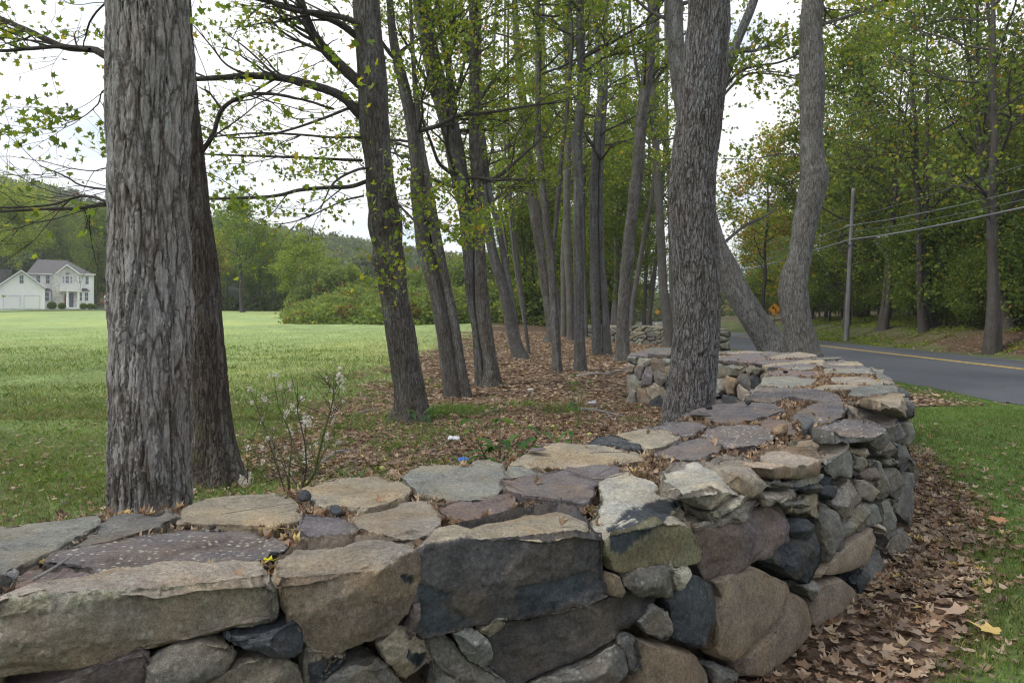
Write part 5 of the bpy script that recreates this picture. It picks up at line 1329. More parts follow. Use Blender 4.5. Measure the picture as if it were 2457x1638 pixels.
# far woods closing the horizon round the bend of the road
cells = []
for k in range(70):
    Y = RB.uniform(190, 270); x = RB.uniform(-5, 210); cells.append((x, Y, RB.uniform(7, 12), 6, RB.uniform(7, 12)))
for k in range(30):
    Y = RB.uniform(60, 190); x = ROAD_R + float(RD(Y)) + RB.uniform(30, 45); cells.append((x, Y, RB.uniform(5, 9), 6, RB.uniform(5, 9)))
for k in range(26):
    Y = RB.uniform(125, 200); x = RB.uniform(-4, ROAD_L + float(RD(Y)) - 9); cells.append((x, Y, 7, 5, RB.uniform(5, 9)))
thicket('distant_woods', cells, 26, .75, ((4, 4, 2, .5, .2, .1), .9), RB, kind='stuff')
# ground cover on the bank
n = 36000
Yb = RB.uniform(22, 75, n); eb = RB.uniform(.4, 11, n) ** 1.0; xb = ROAD_R + RD(Yb) + eb
keep = fbm(np.c_[xb * .5, Yb * .3, xb * 0 + 2], 3) > -.1 + .4 * (Yb < 40) * (eb < 6)
xb, Yb = xb[keep], Yb[keep]
P = np.c_[xb, Yb, ground(xb, Yb) + RB.uniform(0, .28, len(xb)) * (.3 + sstep(2, 8, xb - ROAD_R - RD(Yb)))]
V, q, c = leaf_cloud(P, RB.uniform(.07, .2, len(P)), green_cols(len(P), RB, (3, 4, 3, 1, .3, .1), .95), STAR, RB, .5, .2)
obj('ground_cover', V, [q], M_LEAF, None, False, c, kind='stuff')

# ---------------------------------------------------------------- the wooded hill
def hillz(X, Y):
    A = (X / Y)
    r = np.interp(A, [-.9, -.64, -.5, -.37, -.25, -.1, .0, .05, .12, .4], [52, 44, 34, 28.5, 22, 14, 9, 2, -9, -12])
    return 2.9 + r * sstep(150, 330, Y) + 1.6 * fbm(np.c_[X * .02, Y * .02, X * 0], 3) * sstep(150, 200, Y)
hx = np.linspace(-420, 160, 110); hy = np.linspace(140, 520, 60)
HX, HYY = np.meshgrid(hx, hy); hX, hY = HX.ravel(), HYY.ravel()
hz_ = hillz(hX, hY) - 6 * sstep(.02, .12, hX / hY) - 4.2 * sstep(152, 141, hY) - 8 * sstep(360, 520, hY)
nx, ny = len(hx), len(hy); i = np.arange(ny - 1)[:, None] * nx; j = np.arange(nx - 1)[None]
q = np.stack([i + j, i + j + 1, i + nx + j + 1, i + nx + j], -1).reshape(-1, 4)
obj('hill', np.c_[hX, hY, hz_], [q], plain('forest_floor', (.05, .06, .03), .95, nscale=.1, namp=.3), None, True, None, (0, 0, 0), kind='structure')
P, Cc, Sz = [], [], []
for k in range(1500):
    Y = RB.uniform(165, 345); a = RB.uniform(-.80, .07); x = a * Y
    z = float(hillz(np.array([x]), np.array([Y]))[0]); h = RB.uniform(6, 10); r = RB.uniform(3, 5.2)
    m = 150
    v = RB.normal(size=(m, 3)); v /= np.linalg.norm(v, axis=1)[:, None]; v[:, 2] = np.abs(v[:, 2]) * 1.2 - .25
    v[:, 1] = np.where(RB.rand(m) < .7, -np.abs(v[:, 1]), v[:, 1])
    rr = r * RB.uniform(.8, 1.08, (m, 1)) * (1 + .25 * pn(v * 2 + k * 3.1)[:, None])
    P.append(v * rr + np.array([x, Y, z + h - r * .6]))
    b = np.array([(.095, .125, .070), (.11, .145, .075), (.14, .165, .08), (.075, .105, .075), (.17, .13, .085), (.16, .17, .085)][RB.choice(6, p=[.28, .28, .16, .18, .04, .06])])
    b = b * RB.uniform(.8, 1.25)
    Cc.append(b * RB.uniform(.8, 1.25, (m, 1))); Sz.append(np.full(m, .95) * RB.uniform(.6, 1.4, m))
P = np.concatenate(P)
V, q, c = leaf_cloud(P, np.concatenate(Sz), np.concatenate(Cc), STAR, RB, .25, .2)
obj('hillside_forest', V, [q], M_LEAF, None, False, c, kind='stuff')
# ---------------------------------------------------------------- the white house beyond the meadow
HC = np.array([(120 - CX) / F * 140, 140.0]); HD = np.hypot(*HC); E2 = HC / HD; E1 = np.array([E2[1], -E2[0]])
ZB = at(120, 600 + 1178 / 8.4, 140)[2]
def hp(zx, zy, v=0.0):
    """a point of the facade plane, v metres behind it, in the house's own frame (along the front, height)"""
    d = np.array([(zx / 8.4 - CX) / F, 1.0]); t = (HD + v) / (d @ E2)
    return (d * t) @ E1, CAMZ - (600 + zy / 8.4 - HY) / F * t - ZB
def hworld(u, v): return HC + E1 * u + E2 * v
M_SIDE = plain('white_siding', (.93, .935, .95), .6, nscale=1.5, namp=.04)
M_TRIM = plain('white_trim', (.86, .86, .87), .5)
M_SHIN = plain('brown_shingles', (.115, .11, .112), .9, nscale=3, namp=.25)
M_GLAS = plain('dark_window_glass', (.10, .12, .15), .12)
M_DOOR = plain('white_garage_door', (.88, .88, .90), .45)
M_RED = plain('dark_red_door', (.22, .03, .05), .5)
m, nt_, p = mat_new('pale_stone_veneer')
tc = N(nt_, 'ShaderNodeTexCoord'); v = N(nt_, 'ShaderNodeTexVoronoi', ins={'Scale': 2.6}); L(nt_, tc.outputs['Object'], v.inputs['Vector'])
L(nt_, ramp(nt_, v.outputs['Color'], [(0, (.46, .43, .40)), (.5, (.62, .60, .57)), (1, (.74, .73, .71))]), p.inputs['Base Color']); p.inputs['Roughness'].default_value = .9
M_VEN = m
zb = 0.0; HYD = 0.0
house = empty('house', (HC[0], HC[1], ZB), 'white two storey house with a stone gabled entrance and double garage', 'house')
house.rotation_euler = (0, 0, math.atan2(E1[1], E1[0]))
def hm(B, name, mat, parent=None):
    o = B.make(name, mat, None, False); o.parent = parent or house
    if parent is not None: o.location = o.location - parent.location
    return o
def hbox(B, x0, x1, y0, y1, yd0, yd1):
    a = hp(x0, y0, yd0); b = hp(x1, y1, yd0)
    B.box(a[0], b[0], HYD + yd0, HYD + yd1, b[1], a[1])
def hpoly(B, pts, yd0, yd1):
    B.prism([hp(*q, yd0) for q in pts], HYD + yd0, HYD + yd1)
B = Buf(); hbox(B, 560, 1880, 480, 1215, 0, 9); hbox(B, 892, 1030, 815, 1215, -.6, .01); hbox(B, 1600, 1800, 822, 1215, -.7, .01); hm(B, 'wall', M_SIDE)
B = Buf(); hpoly(B, [(-160, 1215), (-160, 820), (0, 720), (430, 440), (860, 745), (905, 790), (905, 1215)], -5, .02); hm(B, 'garage_wing', M_SIDE)
B = Buf(); hpoly(B, [(1055, 1215), (1055, 495), (1130, 490), (1350, 322), (1600, 492), (1600, 1215)], -1.6, .015); hm(B, 'stone_front', M_VEN)
def roofmesh(B, e0, e1, r0, r1, ye0, ye1):
    """hip roof over a rectangle: eave corners (x,z) e0,e1 ; ridge ends r0,r1"""
    ym = (ye0 + ye1) / 2
    V = [(e0[0], ye0, e0[1]), (e1[0], ye0, e0[1]), (e1[0], ye1, e0[1]), (e0[0], ye1, e0[1]), (r0[0], ym, r0[1]), (r1[0], ym, r0[1])]
    B.add(V, [[(0, 1, 5, 4), (2, 3, 4, 5)], [(1, 2, 5), (3, 0, 4)], [(3, 2, 1, 0)]])
B = Buf(); roofmesh(B, hp(520, 476, -.5), hp(1925, 476, -.5), hp(760, 190, 4.5), hp(1340, 190, 4.5), HYD - .5, HYD + 9.6)
rf = hm(B, 'roof', M_SHIN)
def gable(B, l, a, r, th, y0, y1):
    for p0, p1 in ((l, a), (a, r)):
        x0, z0 = hp(*p0, y0); x1, z1 = hp(*p1, y0)
        B.prism([(x0, z0), (x1, z1), (x1, z1 + th), (x0, z0 + th)], HYD + y0, HYD + y1)
B = Buf(); gable(B, (1118, 497), (1350, 318), (1612, 500), .12, -1.95, 4); hm(B, 'roof', M_SHIN)
B = Buf(); gable(B, (1112, 497), (1350, 312), (1618, 502), .26, -2.1, -1.96); hm(B, 'roof_trim', M_TRIM)
B = Buf(); gable(B, (-210, 850), (430, 432), (910, 772), .14, -5.35, 2); hm(B, 'roof', M_SHIN)
B = Buf(); gable(B, (-215, 850), (430, 425), (915, 775), .25, -5.5, -5.36); hm(B, 'roof_trim', M_TRIM)
B = Buf(); hpoly(B, [(-420, 392), (240, 392), (180, 640), (0, 735), (-420, 735)], -4.2, -2.5); hm(B, 'roof', M_SHIN)
B = Buf(); hbox(B, 515, 1050, 462, 490, -.62, -.4); hbox(B, 1600, 1928, 476, 506, -.62, -.4); hbox(B, 1868, 1892, 500, 1180, -.05, .2); hm(B, 'eave_trim', M_TRIM)
for (a, b) in ((880, 1040), (1590, 1815)):
    B = Buf(); x0, z0 = hp(a, 822, -.9); x1, _ = hp(b, 822, -.9); z1 = hp(a, 768)[1]; c0, c1 = x0 + .3 * (x1 - x0), x1 - .3 * (x1 - x0)
    B.add([(x0, HYD - .95, z0), (x1, HYD - .95, z0), (x1, HYD + .1, z0), (x0, HYD + .1, z0), (c0, HYD, z1), (c1, HYD, z1)], [[(0, 1, 5, 4)], [(1, 2, 5), (3, 0, 4)], [(3, 2, 1, 0)]])
    hm(B, 'bay_roof', M_SHIN)
def window(x0, x1, y0, y1, yd, arch=False, dark=False):
    B = Buf()
    t = 9; hbox(B, x0 - t, x0, y0 - t, y1 + t, yd - .09, yd + .03); hbox(B, x1, x1 + t, y0 - t, y1 + t, yd - .09, yd + .03)
    hbox(B, x0, x1, y0 - t, y0, yd - .085, yd + .03); hbox(B, x0, x1, y1, y1 + t, yd - .085, yd + .03)
    ym = (y0 + y1) / 2; hbox(B, x0, x1, ym - 4, ym + 4, yd - .075, yd + .02)
    xm = (x0 + x1) / 2; hbox(B, xm - 1.6, xm + 1.6, y0, y1, yd - .06, yd + .02)
    f = hm(B, 'window', M_TRIM)
    G = Buf(); hbox(G, x0, x1, y0, y1, yd - .045, yd + .01)
    hm(G, 'pane', M_GLAS, f)
for a in ((735, 808, 515, 660, 0), (925, 998, 515, 670, 0), (1725, 1785, 538, 685, 0), (1590, 1625, 538, 668, -1.6), (1262, 1296, 522, 668, -1.6), (1322, 1390, 522, 668, -1.6), (1420, 1458, 522, 668, -1.6),
          (910, 985, 850, 1022, -.6), (1606, 1650, 855, 1015, -.7), (1712, 1775, 855, 1015, -.7), (395, 472, 512, 670, -5)): window(*a)
B = Buf(); hpoly(B, [(1318, 492)] + [(1355 - 36 * math.cos(t), 492 - 34 * math.sin(t)) for t in np.linspace(.15, 2.99, 9)] + [(1392, 492)], -1.68, -1.59); hm(B, 'arched_window', M_GLAS)
for (a, b) in ((70, 400), (490, 795)):
    B = Buf(); hbox(B, a, b, 920, 1180, -5.06, -4.99)
    for k in range(1, 4): hbox(B, a, b, 920 + 65 * k - 2, 920 + 65 * k + 2, -5.08, -5.05)
    hm(B, 'garage_door', M_DOOR)
    B = Buf(); hbox(B, a - 12, b + 12, 905, 920, -5.10, -4.99); hbox(B, a - 12, a, 920, 1182, -5.10, -4.99); hbox(B, b, b + 12, 920, 1182, -5.10, -4.99); hm(B, 'door_frame', plain('grey_white_trim', (.6, .62, .68), .6))
B = Buf(); hbox(B, 1215, 1645, 800, 832, -3.4, -1.62)
for x in np.arange(1222, 1645, 16): hbox(B, x, x + 7, 700, 800, -3.38, -3.32)
hbox(B, 1215, 1645, 686, 700, -3.42, -3.3); hbox(B, 1215, 1222, 690, 800, -3.3, -1.62); hbox(B, 1638, 1645, 690, 800, -3.3, -1.62); hm(B, 'balcony', M_TRIM)
for x in (1360, 1582):
    B = Buf(); c = hp(x, 0, -3.1)[0]; V, P = tube([(c, HYD - 3.1, zb), (c, HYD - 3.1, hp(x, 832, -3.1)[1])], [.22, .18], 12); B.add(V, P); hm(B, 'column', M_TRIM)
B = Buf(); hbox(B, 1300, 1348, 888, 1150, -1.72, -1.6); hm(B, 'front_door', M_RED)
B = Buf(); hbox(B, 1395, 1480, 860, 1150, -1.69, -1.6); hm(B, 'entrance_recess', M_GLAS)
B = Buf(); hbox(B, 1290, 1620, 1150, 1200, -3.7, -1.62); hm(B, 'entrance_step', M_TRIM)
for k, (px, r, lb) in enumerate(((1042, 8.6, 'largest clipped round shrub left of the red front door'), (1252, 7.2, 'dark clipped round shrub right below the stone front'), (1680, 7.0, 'low wide shrub under the bay window'), (1820, 6.6, 'clipped round shrub at the right corner of the white house'), (1920, 5.0, 'small dark shrub past the corner of the white house'))):
    r = r / F * 140
    x, y_ = hworld(hp(px, 0, -4.4)[0], -4.4); V = RB.normal(size=(900, 3)); V /= np.linalg.norm(V, axis=1)[:, None]
    V = V * r * np.array([1.1, 1, .95]) * RB.uniform(.9, 1.05, (900, 1)) + np.array([x, y_, ZB + r * .8])
    e = empty('shrub', (x, y_, ZB), lb, 'shrub')
    VV, q, c = leaf_cloud(V, .22, green_cols(900, RB, (5, 4, 2, .3, .1, .1), 1.0), STAR, RB, .2, .2)
    obj('foliage', VV, [q], M_LEAF, e, False, c)
    B = Buf(); V, P = tube([(x, y_, ZB - .1), (x, y_, ZB + r)], [.08, .04], 6); B.add(V, P, (.13, .12, .11)); B.make('stem', M_BARKF, e)
x, y_ = hworld(hp(2150, 0, -2)[0], -2)
V = RB.normal(size=(700, 3)) * np.array([.75, .6, .5]) + np.array([x, y_, ZB + 1.5])
e = empty('shrub', (x, y_, ZB), 'bush of faded pink blossoms past the corner of the white house', 'shrub')
VV, q, c = leaf_cloud(V, .24, np.where(RB.rand(700, 1) < .5, np.array([[.42, .25, .2]]), np.array([[.12, .16, .06]])), STAR, RB, .2, .2); obj('foliage', VV, [q], M_LEAF, e, False, c)
# driveway, mown lawn, lamp post
def sheet(name, pts, mat, dz, **props):
    V = [(x, y, float(ground(x, y)) + dz) for x, y in pts]; return obj(name, V, [[tuple(range(len(V)))]], mat, None, False, None, None, **props)
yy = np.linspace(112, 137, 26); L_, R2 = [], []
m, nt_, p = mat_new('striped_mown_lawn')
g = N(nt_, 'ShaderNodeNewGeometry'); wv = N(nt_, 'ShaderNodeTexWave', wave_type='BANDS', bands_direction='X', ins={'Scale': .16, 'Distortion': .4, 'Detail Scale': .3})
mp = N(nt_, 'ShaderNodeMapping', ins={2: (0, 0, math.radians(28))}); L(nt_, g.outputs['Position'], mp.inputs[0]); L(nt_, mp.outputs[0], wv.inputs['Vector'])
L(nt_, mixc(nt_, 1.0, ramp(nt_, wv.outputs['Fac'], [(.42, (.13, .21, .055)), (.58, (.22, .29, .13))]), ramp(nt_, noise(nt_, g.outputs['Position'], 2, 4), [(.3, .85), (.7, 1.15)]), 'MULTIPLY'), p.inputs['Base Color']); p.inputs['Roughness'].default_value = .95
M_LAWN = m
def grid(name, x0f, x1f, ys, dz, mat, nx=10, **props):
    V = []
    for y in ys:
        for k in range(nx + 1):
            x = x0f(y) + (x1f(y) - x0f(y)) * k / nx; V.append((x, y, float(ground(x, y)) + dz))
    q = [(a * (nx + 1) + b, a * (nx + 1) + b + 1, (a + 1) * (nx + 1) + b + 1, (a + 1) * (nx + 1) + b) for a in range(len(ys) - 1) for b in range(nx)]
    return obj(name, V, [q], mat, None, True, None, None, **props)
grid('lawn', lambda y: -130, lambda y: -72 + (y - 112) * .3, np.linspace(110, 124, 12), .10, M_LAWN, kind='structure')
grid('driveway', lambda y: -100, lambda y: -52 - (132 - y) * 1.2, np.linspace(124.5, 131, 8), .16, M_ASPH, kind='structure')
e = empty('lamp_post', (at(253, 0, 126)[0], 126, float(ground(-64, 126))), 'white garden lamp post at the edge of the driveway', 'lamp post')
B = Buf(); c = e.location; V, P = tube([(c.x, c.y, c.z), (c.x, c.y, c.z + 1.8)], [.09, .08], 10); B.add(V, P); B.make('post', M_TRIM, e)
B = Buf(); V, P = tube([(c.x, c.y, c.z + 1.8), (c.x, c.y, c.z + 1.95), (c.x, c.y, c.z + 2.25), (c.x, c.y, c.z + 2.4)], [.1, .2, .22, .03], 8); B.add(V, P); B.make('lantern', plain('pale_green_metal', (.5, .6, .55), .5), e)

# ---------------------------------------------------------------- utility pole, wires, signs
g = gpoint(2030, 806)
Yp = 50.0; xp = (2030 - CX) / F * Yp; zg = float(ground(xp, Yp)); g = np.array([xp, Yp, zg])
pole = empty('utility_pole', tuple(g), 'weathered grey wooden utility pole across the road', 'utility pole')
m, nt_, p = mat_new('weathered_pole_wood')
tc = N(nt_, 'ShaderNodeTexCoord'); n1 = noise(nt_, tc.outputs['Object'], 14, 5, .7, (1, 1, .06)); n2 = noise(nt_, tc.outputs['Object'], 1.2, 4)
L(nt_, mixc(nt_, 1.0, ramp(nt_, n1, [(.3, (.10, .095, .095)), (.7, (.20, .20, .21))]), ramp(nt_, n2, [(.35, .75), (.65, 1.15)]), 'MULTIPLY'), p.inputs['Base Color']); p.inputs['Roughness'].default_value = .9
top = at(2048, 452, Yp)
B = Buf(); S = smooth_path([g - [0, 0, .4], g * .5 + top * .5, top], 20); V, P = tube(S, np.linspace(.165, .115, 20), 16); B.add(V, P); B.make('pole', m, pole)
M_MET = plain('dark_cable_fitting', (.07, .07, .075), .5); M_ALU = plain('dull_aluminium', (.5, .5, .52), .4, .6); M_WIRE = plain('grey_cable', (.19, .20, .22), .5)
wires = {'A': [(27.0, 395, 2457), (50, 520, 2040)], }
def pole_pt(py, dx=0): return at(2040 + (py - 560) * -.04 + dx, py, Yp)
def road_pt(Y, z): return np.array([17.45 + .069 * Y, Y, z])
def wire(name, label, zp, zr, zl, r, dxp=0):
    """from a pole near the camera side, past this pole, to the next pole up the road"""
    P = []
    p0 = road_pt(3, zr + .55); p1 = pole_pt(zp, dxp); p2 = road_pt(97, zl)
    mid1z = zr
    a = road_pt(30.4, zr)
    c1 = smooth_path([p0, road_pt(17, zr - .05), a, road_pt(41, (zr + p1[2]) / 2 - .12), p1], 40)
    c2 = smooth_path([p1, (p1 + p2) / 2 - [0, 0, .5], p2], 30)
    V, Q = tube(np.vstack([c1, c2[1:]]), np.full(69, r), 6)
    o = obj(name, V, [np.asarray(q) for q in Q if len(q) > 1], M_WIRE, None, True); o['label'] = label; o['category'] = 'cable'; o['group'] = 'overhead wires along the road'
wire('overhead_cable', 'topmost thin overhead wire, crossing the pole highest', 522, 7.37, 9.3, .011)
wire('overhead_cable', 'middle bright overhead wire clamped to the pole', 541, 6.42, 7.9, .022)
wire('overhead_cable', 'lowest and thickest black overhead cable bundle', 575, 5.75, 6.9, .042)
wire('overhead_cable', 'thin wire running just under the middle overhead wire', 556, 6.05, 7.3, .010)
B = Buf(); q = pole_pt(541); B.box(q[0] - .28, q[0] + .28, q[1] - .05, q[1] + .05, q[2] - .05, q[2] + .05); B.make('clamp_bracket', M_ALU, pole, False)
for k, (dx, w_) in enumerate(((.5, .45), (1.25, .5))):
    B = Buf(); q = pole_pt(575); V, P = tube([q + [dx - w_ / 2 + .1, -.25 - dx * .9, .0], q + [dx + w_ / 2 + .1, -.25 - dx * 1.2, .04]], [.07, .07], 8); B.add(V, P); B.make('splice_case', M_ALU if k else M_MET, pole)
B = Buf(); q = pole_pt(588); B.box(q[0] - .35, q[0] + .35, q[1] - .12, q[1] - .02, q[2] - .05, q[2] + .03); B.make('crossarm_bracket', M_MET, pole, False)
M_SIGN = plain('faded_orange_yellow_sign', (.62, .27, .02), .5); M_BLK = plain('black_sign_paint', (.015, .013, .012), .5); M_POST = plain('dark_green_steel_post', (.06, .08, .065), .6)
def road_sign(px, py, Y, side, label):
    c = at(px, py, Y); zg = float(ground(c[0], c[1]))
    e = empty('road_sign', (c[0], c[1], zg), label, 'road sign')
    h = side / math.sqrt(2)
    B = Buf(); V = []
    pts = []
    for kx, kz in ((0, -1), (1, 0), (0, 1), (-1, 0)):
        for s in (-.12, .12):
            a = np.array([kx, kz], float) * h; t = np.array([-kz, kx]) * s * h * .5
            pts.append(tuple(a * (1 - abs(s) * .5) + t))
    B.prism([(c[0] + x, c[2] + z) for x, z in pts], Y - .012, Y + .0); B.make('sign_plate', M_SIGN, e, False)
    # thin black border just inside the edge and the left-curving arrow
    B = Buf(); o, i_ = .93, .89
    sq = [np.array([(0, -1), (1, 0), (0, 1), (-1, 0)][k]) for k in range(4)]
    for k in range(4):
        a, b = sq[k] * h, sq[(k + 1) % 4] * h
        B.prism([(c[0] + v[0], c[2] + v[1]) for v in (a * i_, a * o, b * o, b * i_)], Y - .0155, Y - .013)
    s = side
    ctr = [(.10, -.40), (.13, -.18), (.08, .02), (-.03, .12), (-.12, .16)]; wd = .055
    C2 = smooth_path([(x * s, z * s) for x, z in ctr], 14)
    t = np.gradient(C2, axis=0); t /= np.linalg.norm(t, axis=1)[:, None]; nn = np.c_[-t[:, 1], t[:, 0]] * wd * s
    for k in range(len(C2) - 1):
        B.prism([(c[0] + v[0], c[2] + v[1]) for v in (C2[k] + nn[k], C2[k + 1] + nn[k + 1], C2[k + 1] - nn[k + 1], C2[k] - nn[k])], Y - .0165, Y - .014)
    B.prism([(c[0] + x * s, c[2] + z * s) for x, z in ((-.08, .34), (-.34, .20), (-.13, -.02))], Y - .0165, Y - .014)
    B.make('curve_arrow', M_BLK, e, False)
    B = Buf(); B.box(c[0] - .03, c[0] + .03, Y + .002, Y + .05, zg - .3, c[2] + h * .7); B.make('post', M_POST, e, False)
road_sign(1859, 742, 70, .82, 'nearer orange diamond sign with a left curve arrow beside the crooked trunk')
road_sign(1577, 748, 185, .85, 'tiny far orange diamond sign seen between trunks at the bend of the road')
M_MAIL = plain('white_post', (.7, .7, .7), .6)
e = empty('marker_post', tuple(gpoint(656, 742)), 'short white marker post at the far edge of the meadow', 'post'); c = e.location
B = Buf(); V, P = tube([(c.x, c.y, c.z), (c.x, c.y, c.z + .75)], [.11, .10], 8); B.add(V, P); B.make('stake', M_MAIL, e)
B = Buf(); V, P = tube([(c.x, c.y, c.z + .75), (c.x, c.y, c.z + .85)], [.13, .02], 8); B.add(V, P); B.make('cap', M_MAIL, e)

# ---------------------------------------------------------------- leaf litter, grass
DRYC = np.array([(.19, .125, .082), (.27, .195, .135), (.12, .078, .055), (.36, .28, .195), (.20, .12, .075), (.42, .32, .13), (.155, .115, .09), (.32, .245, .185)])
def dry_cols(n, R, w=(4, 4, 3, 2, 2, .35, 3, 3)):
    w = np.array(w) / sum(w); return DRYC[R.choice(len(DRYC), n, p=w)] * R.uniform(.75, 1.45, (n, 1))
RL = np.random.RandomState(3)
def gnd(P): return ground(P[:, 0], P[:, 1]) + .022 * fbm(np.c_[P[:, 0] * .9, P[:, 1] * .9, P[:, 0] * 0], 4)
def scatter(n, x0, x1, y0, y1, R, power=1.0):
    return np.c_[R.uniform(x0, x1, n), y0 + (y1 - y0) * R.rand(n) ** power]
parts = []
def litter(P, sz, tm, lift, curl, dens=1.0, R=RL):
    m = litter_mask(P[:, 0], P[:, 1]); keep = R.rand(len(P)) < np.maximum(m, .06) * dens
    keep &= ~inpoly(P[:, 0], P[:, 1], WALLPOLY) & (((P[:, 0] < ROAD_L + RD(P[:, 1]) + .1) | (P[:, 0] > ROAD_R + RD(P[:, 1]))))
    P = P[keep]; n = len(P)
    z = gnd(P) + R.uniform(.002, lift, n)
    return leaf_cloud(np.c_[P, z], R.uniform(.65, 1.25, n) * sz, dry_cols(n, R), tm, R, .74, curl)
def out(name, lst, mat, **k):
    V, Q, Cc, n = [], {}, [], 0
    for v, q, c in lst:
        Q.setdefault(q.shape[1], []).append(q + n); V.append(v); Cc.append(c); n += len(v)
    return obj(name, np.concatenate(V), [np.concatenate(x) for x in Q.values()], mat, None, False, np.concatenate(Cc), None, **k)
near = scatter(26000, .8, 7.5, 1.6, 12, RL)
near = near[(near[:, 0] / near[:, 1] > .2) & (near[:, 0] > np.interp(near[:, 1], OUT[:14, 1], OUT[:14, 0]) - .05)]
out('leaf_litter', [litter(near[::2], .068, MAPLE, .035, .7), litter(near[:9000], .028, QUAD, .03, 1.0), litter(near[1::4], .07, MAPLE, .03, 1.5), litter(near[3::4], .048, STAR, .03, 1.2)], M_DRY, kind='stuff')
under = scatter(60000, -3.5, 5, 4.6, 15, RL); far_ = scatter(70000, -6, 11, 14, 48, RL, 1.1)
bank = np.c_[ROAD_R + RL.uniform(.2, 9, 16000), RL.uniform(18, 60, 16000)]; bank[:, 0] += RD(bank[:, 1])
fieldl = scatter(60000, -9, -1, 4.5, 16, RL)
out('leaf_litter', [litter(under[::2], .07, MAPLE, .03, 1.2), litter(under[1::2], .065, STAR, .03, 1.0), litter(far_, .12, STAR, .04, .5), litter(bank, .12, STAR, .05, .5), litter(fieldl, .07, STAR, .03, .5, 1.2)], M_DRY, kind='stuff')
# leaves caught in the joints of the wall top
cand = []
U = RL.uniform(.05, 16.5, 32000); f = RL.rand(32000)
ii = np.arange(len(OUT))
cx_ = np.interp(U, ii, OUT[:, 0]) * (1 - f) + np.interp(U, ii, INN[:, 0]) * f; cy_ = np.interp(U, ii, OUT[:, 1]) * (1 - f) + np.interp(U, ii, INN[:, 1]) * f
ins = np.zeros(len(U), bool)
for pl in TOPLAN: ins |= inpoly(cx_, cy_, pl)
nz_ = pn(np.c_[cx_ * 2.2, cy_ * 2.2, cx_ * 0 + 4])
keep = (~ins & (f > .10) & (f < .93)) | (ins & (RL.rand(len(U)) < .003 + .035 * (nz_ > .4) * (U > 6)))
P = np.c_[cx_, cy_][keep]; inn = ins[keep]
z = ztop(P[:, 1]) + np.where(inn, RL.uniform(.004, .012, len(P)), RL.uniform(-.06, -.008, len(P)))
out('leaf_debris', [leaf_cloud(np.c_[P, z], RL.uniform(.018, .05, len(P)), dry_cols(len(P), RL), MAPLE, RL, .3, 1.6)], M_DRY, kind='stuff')
# grass
def blades(P, h, wdt, cols, R, lean=.5):
    n = len(P); a = R.uniform(0, 6.28, n); l = R.normal(size=(n, 2)) * lean; h = h * R.uniform(.5, 1.3, n)
    d = np.c_[np.cos(a), np.sin(a), 0 * a] * (np.asarray(wdt) * np.ones(n))[:, None] * .5
    z = gnd(P) - .004; b = np.c_[P, z]
    tip = b + np.c_[l * h[:, None], h]; mid = b + np.c_[l * h[:, None] * .3, h * .6]
    V = np.stack([b - d, b + d, mid + d * .7, tip, mid - d * .7], 1).reshape(-1, 3)
    return V, np.arange(n * 5).reshape(n, 5), np.repeat(cols, 5, axis=0)
def gcols(P, R, base, var=.25):
    n = len(P); c = np.array(base) * (1 + var * fbm(np.c_[P * .8, P[:, 0] * 0 + 7], 3)[:, None]) * R.uniform(.7, 1.3, (n, 1))
    y = R.rand(n) < .12; c[y] = c[y] * np.array([1.7, 1.25, 1.3])
    return c
def grass(P, h, wd, base, R, thr=.62, base2=None):
    m = litter_mask(P[:, 0], P[:, 1]) + .18 * fbm(np.c_[P * 2.5, P[:, 0] * 0 + 3], 3)
    keep = (m < thr) & ~inpoly(P[:, 0], P[:, 1], WALLPOLY) & ((P[:, 0] < ROAD_L + RD(P[:, 1]) - .05) | (P[:, 0] > ROAD_R + RD(P[:, 1]) + .2))
    P = P[keep]; c = gcols(P, R, base)
    if base2 is not None: c = c * (1 + (np.array(base2) / np.array(base) - 1) * sstep(6, 42, P[:, 1])[:, None])
    return blades(P, h, wd, c, R)
lawn = scatter(150000, 1.8, 10, 2.5, 20, RL, 1.15)
lawn = lawn[(lawn[:, 0] > np.interp(lawn[:, 1], OUT[:14, 1], OUT[:14, 0])) | (lawn[:, 1] > 14)]
mea1 = scatter(150000, -8, 3.5, 3.6, 14, RL); mea2 = scatter(190000, -30, 5, 12, 62, RL, 1.6); mea2 = mea2[RL.rand(len(mea2)) < sstep(62, 26, mea2[:, 1])]
out('grass', [grass(lawn, .045, .007, (.10, .165, .035), RL, .72)], M_BLADE, kind='stuff')
out('meadow_grass', [grass(mea1, .05, .008, (.15, .18, .07), RL, .6, (.30, .39, .175)), grass(mea2, .07, .018, (.15, .18, .07), RL, .55, (.30, .39, .175))], M_BLADE, kind='stuff')
# tufts and patches of greener weeds
tP, th_ = [], []
for k in range(230):
    Y = 7 + 26 * RL.rand() ** 1.2; x = RL.uniform(-.66, .06) * Y
    if litter_mask(np.array([x]), np.array([Y]))[0] > .9: continue
    m_ = 60; s = .10 + .012 * Y
    tP.append(np.c_[x + RL.normal(size=m_) * s * 1.6, Y + RL.normal(size=m_) * s]); th_ += [0.06 + .0022 * Y] * m_
for (x, Y) in [tuple(gpoint(px, py)[:2]) for px, py in ((1050, 985), (1090, 985), (1120, 992), (1010, 1000), (1260, 975), (1350, 985), (880, 1010), (860, 1030), (960, 1075), (1030, 992), (640, 990))]:
    m_ = 220; tP.append(np.c_[x + RL.normal(size=m_) * .28, Y + RL.normal(size=m_) * .3]); th_ += [.10] * m_
tP = np.concatenate(tP); th_ = np.array(th_)
V, q, c = blades(tP, th_, .006 + th_ * .12, gcols(tP, RL, (.12, .20, .045)), RL, .7)
obj('weed_tufts', V, [q], M_BLADE, None, False, c, None, kind='stuff')

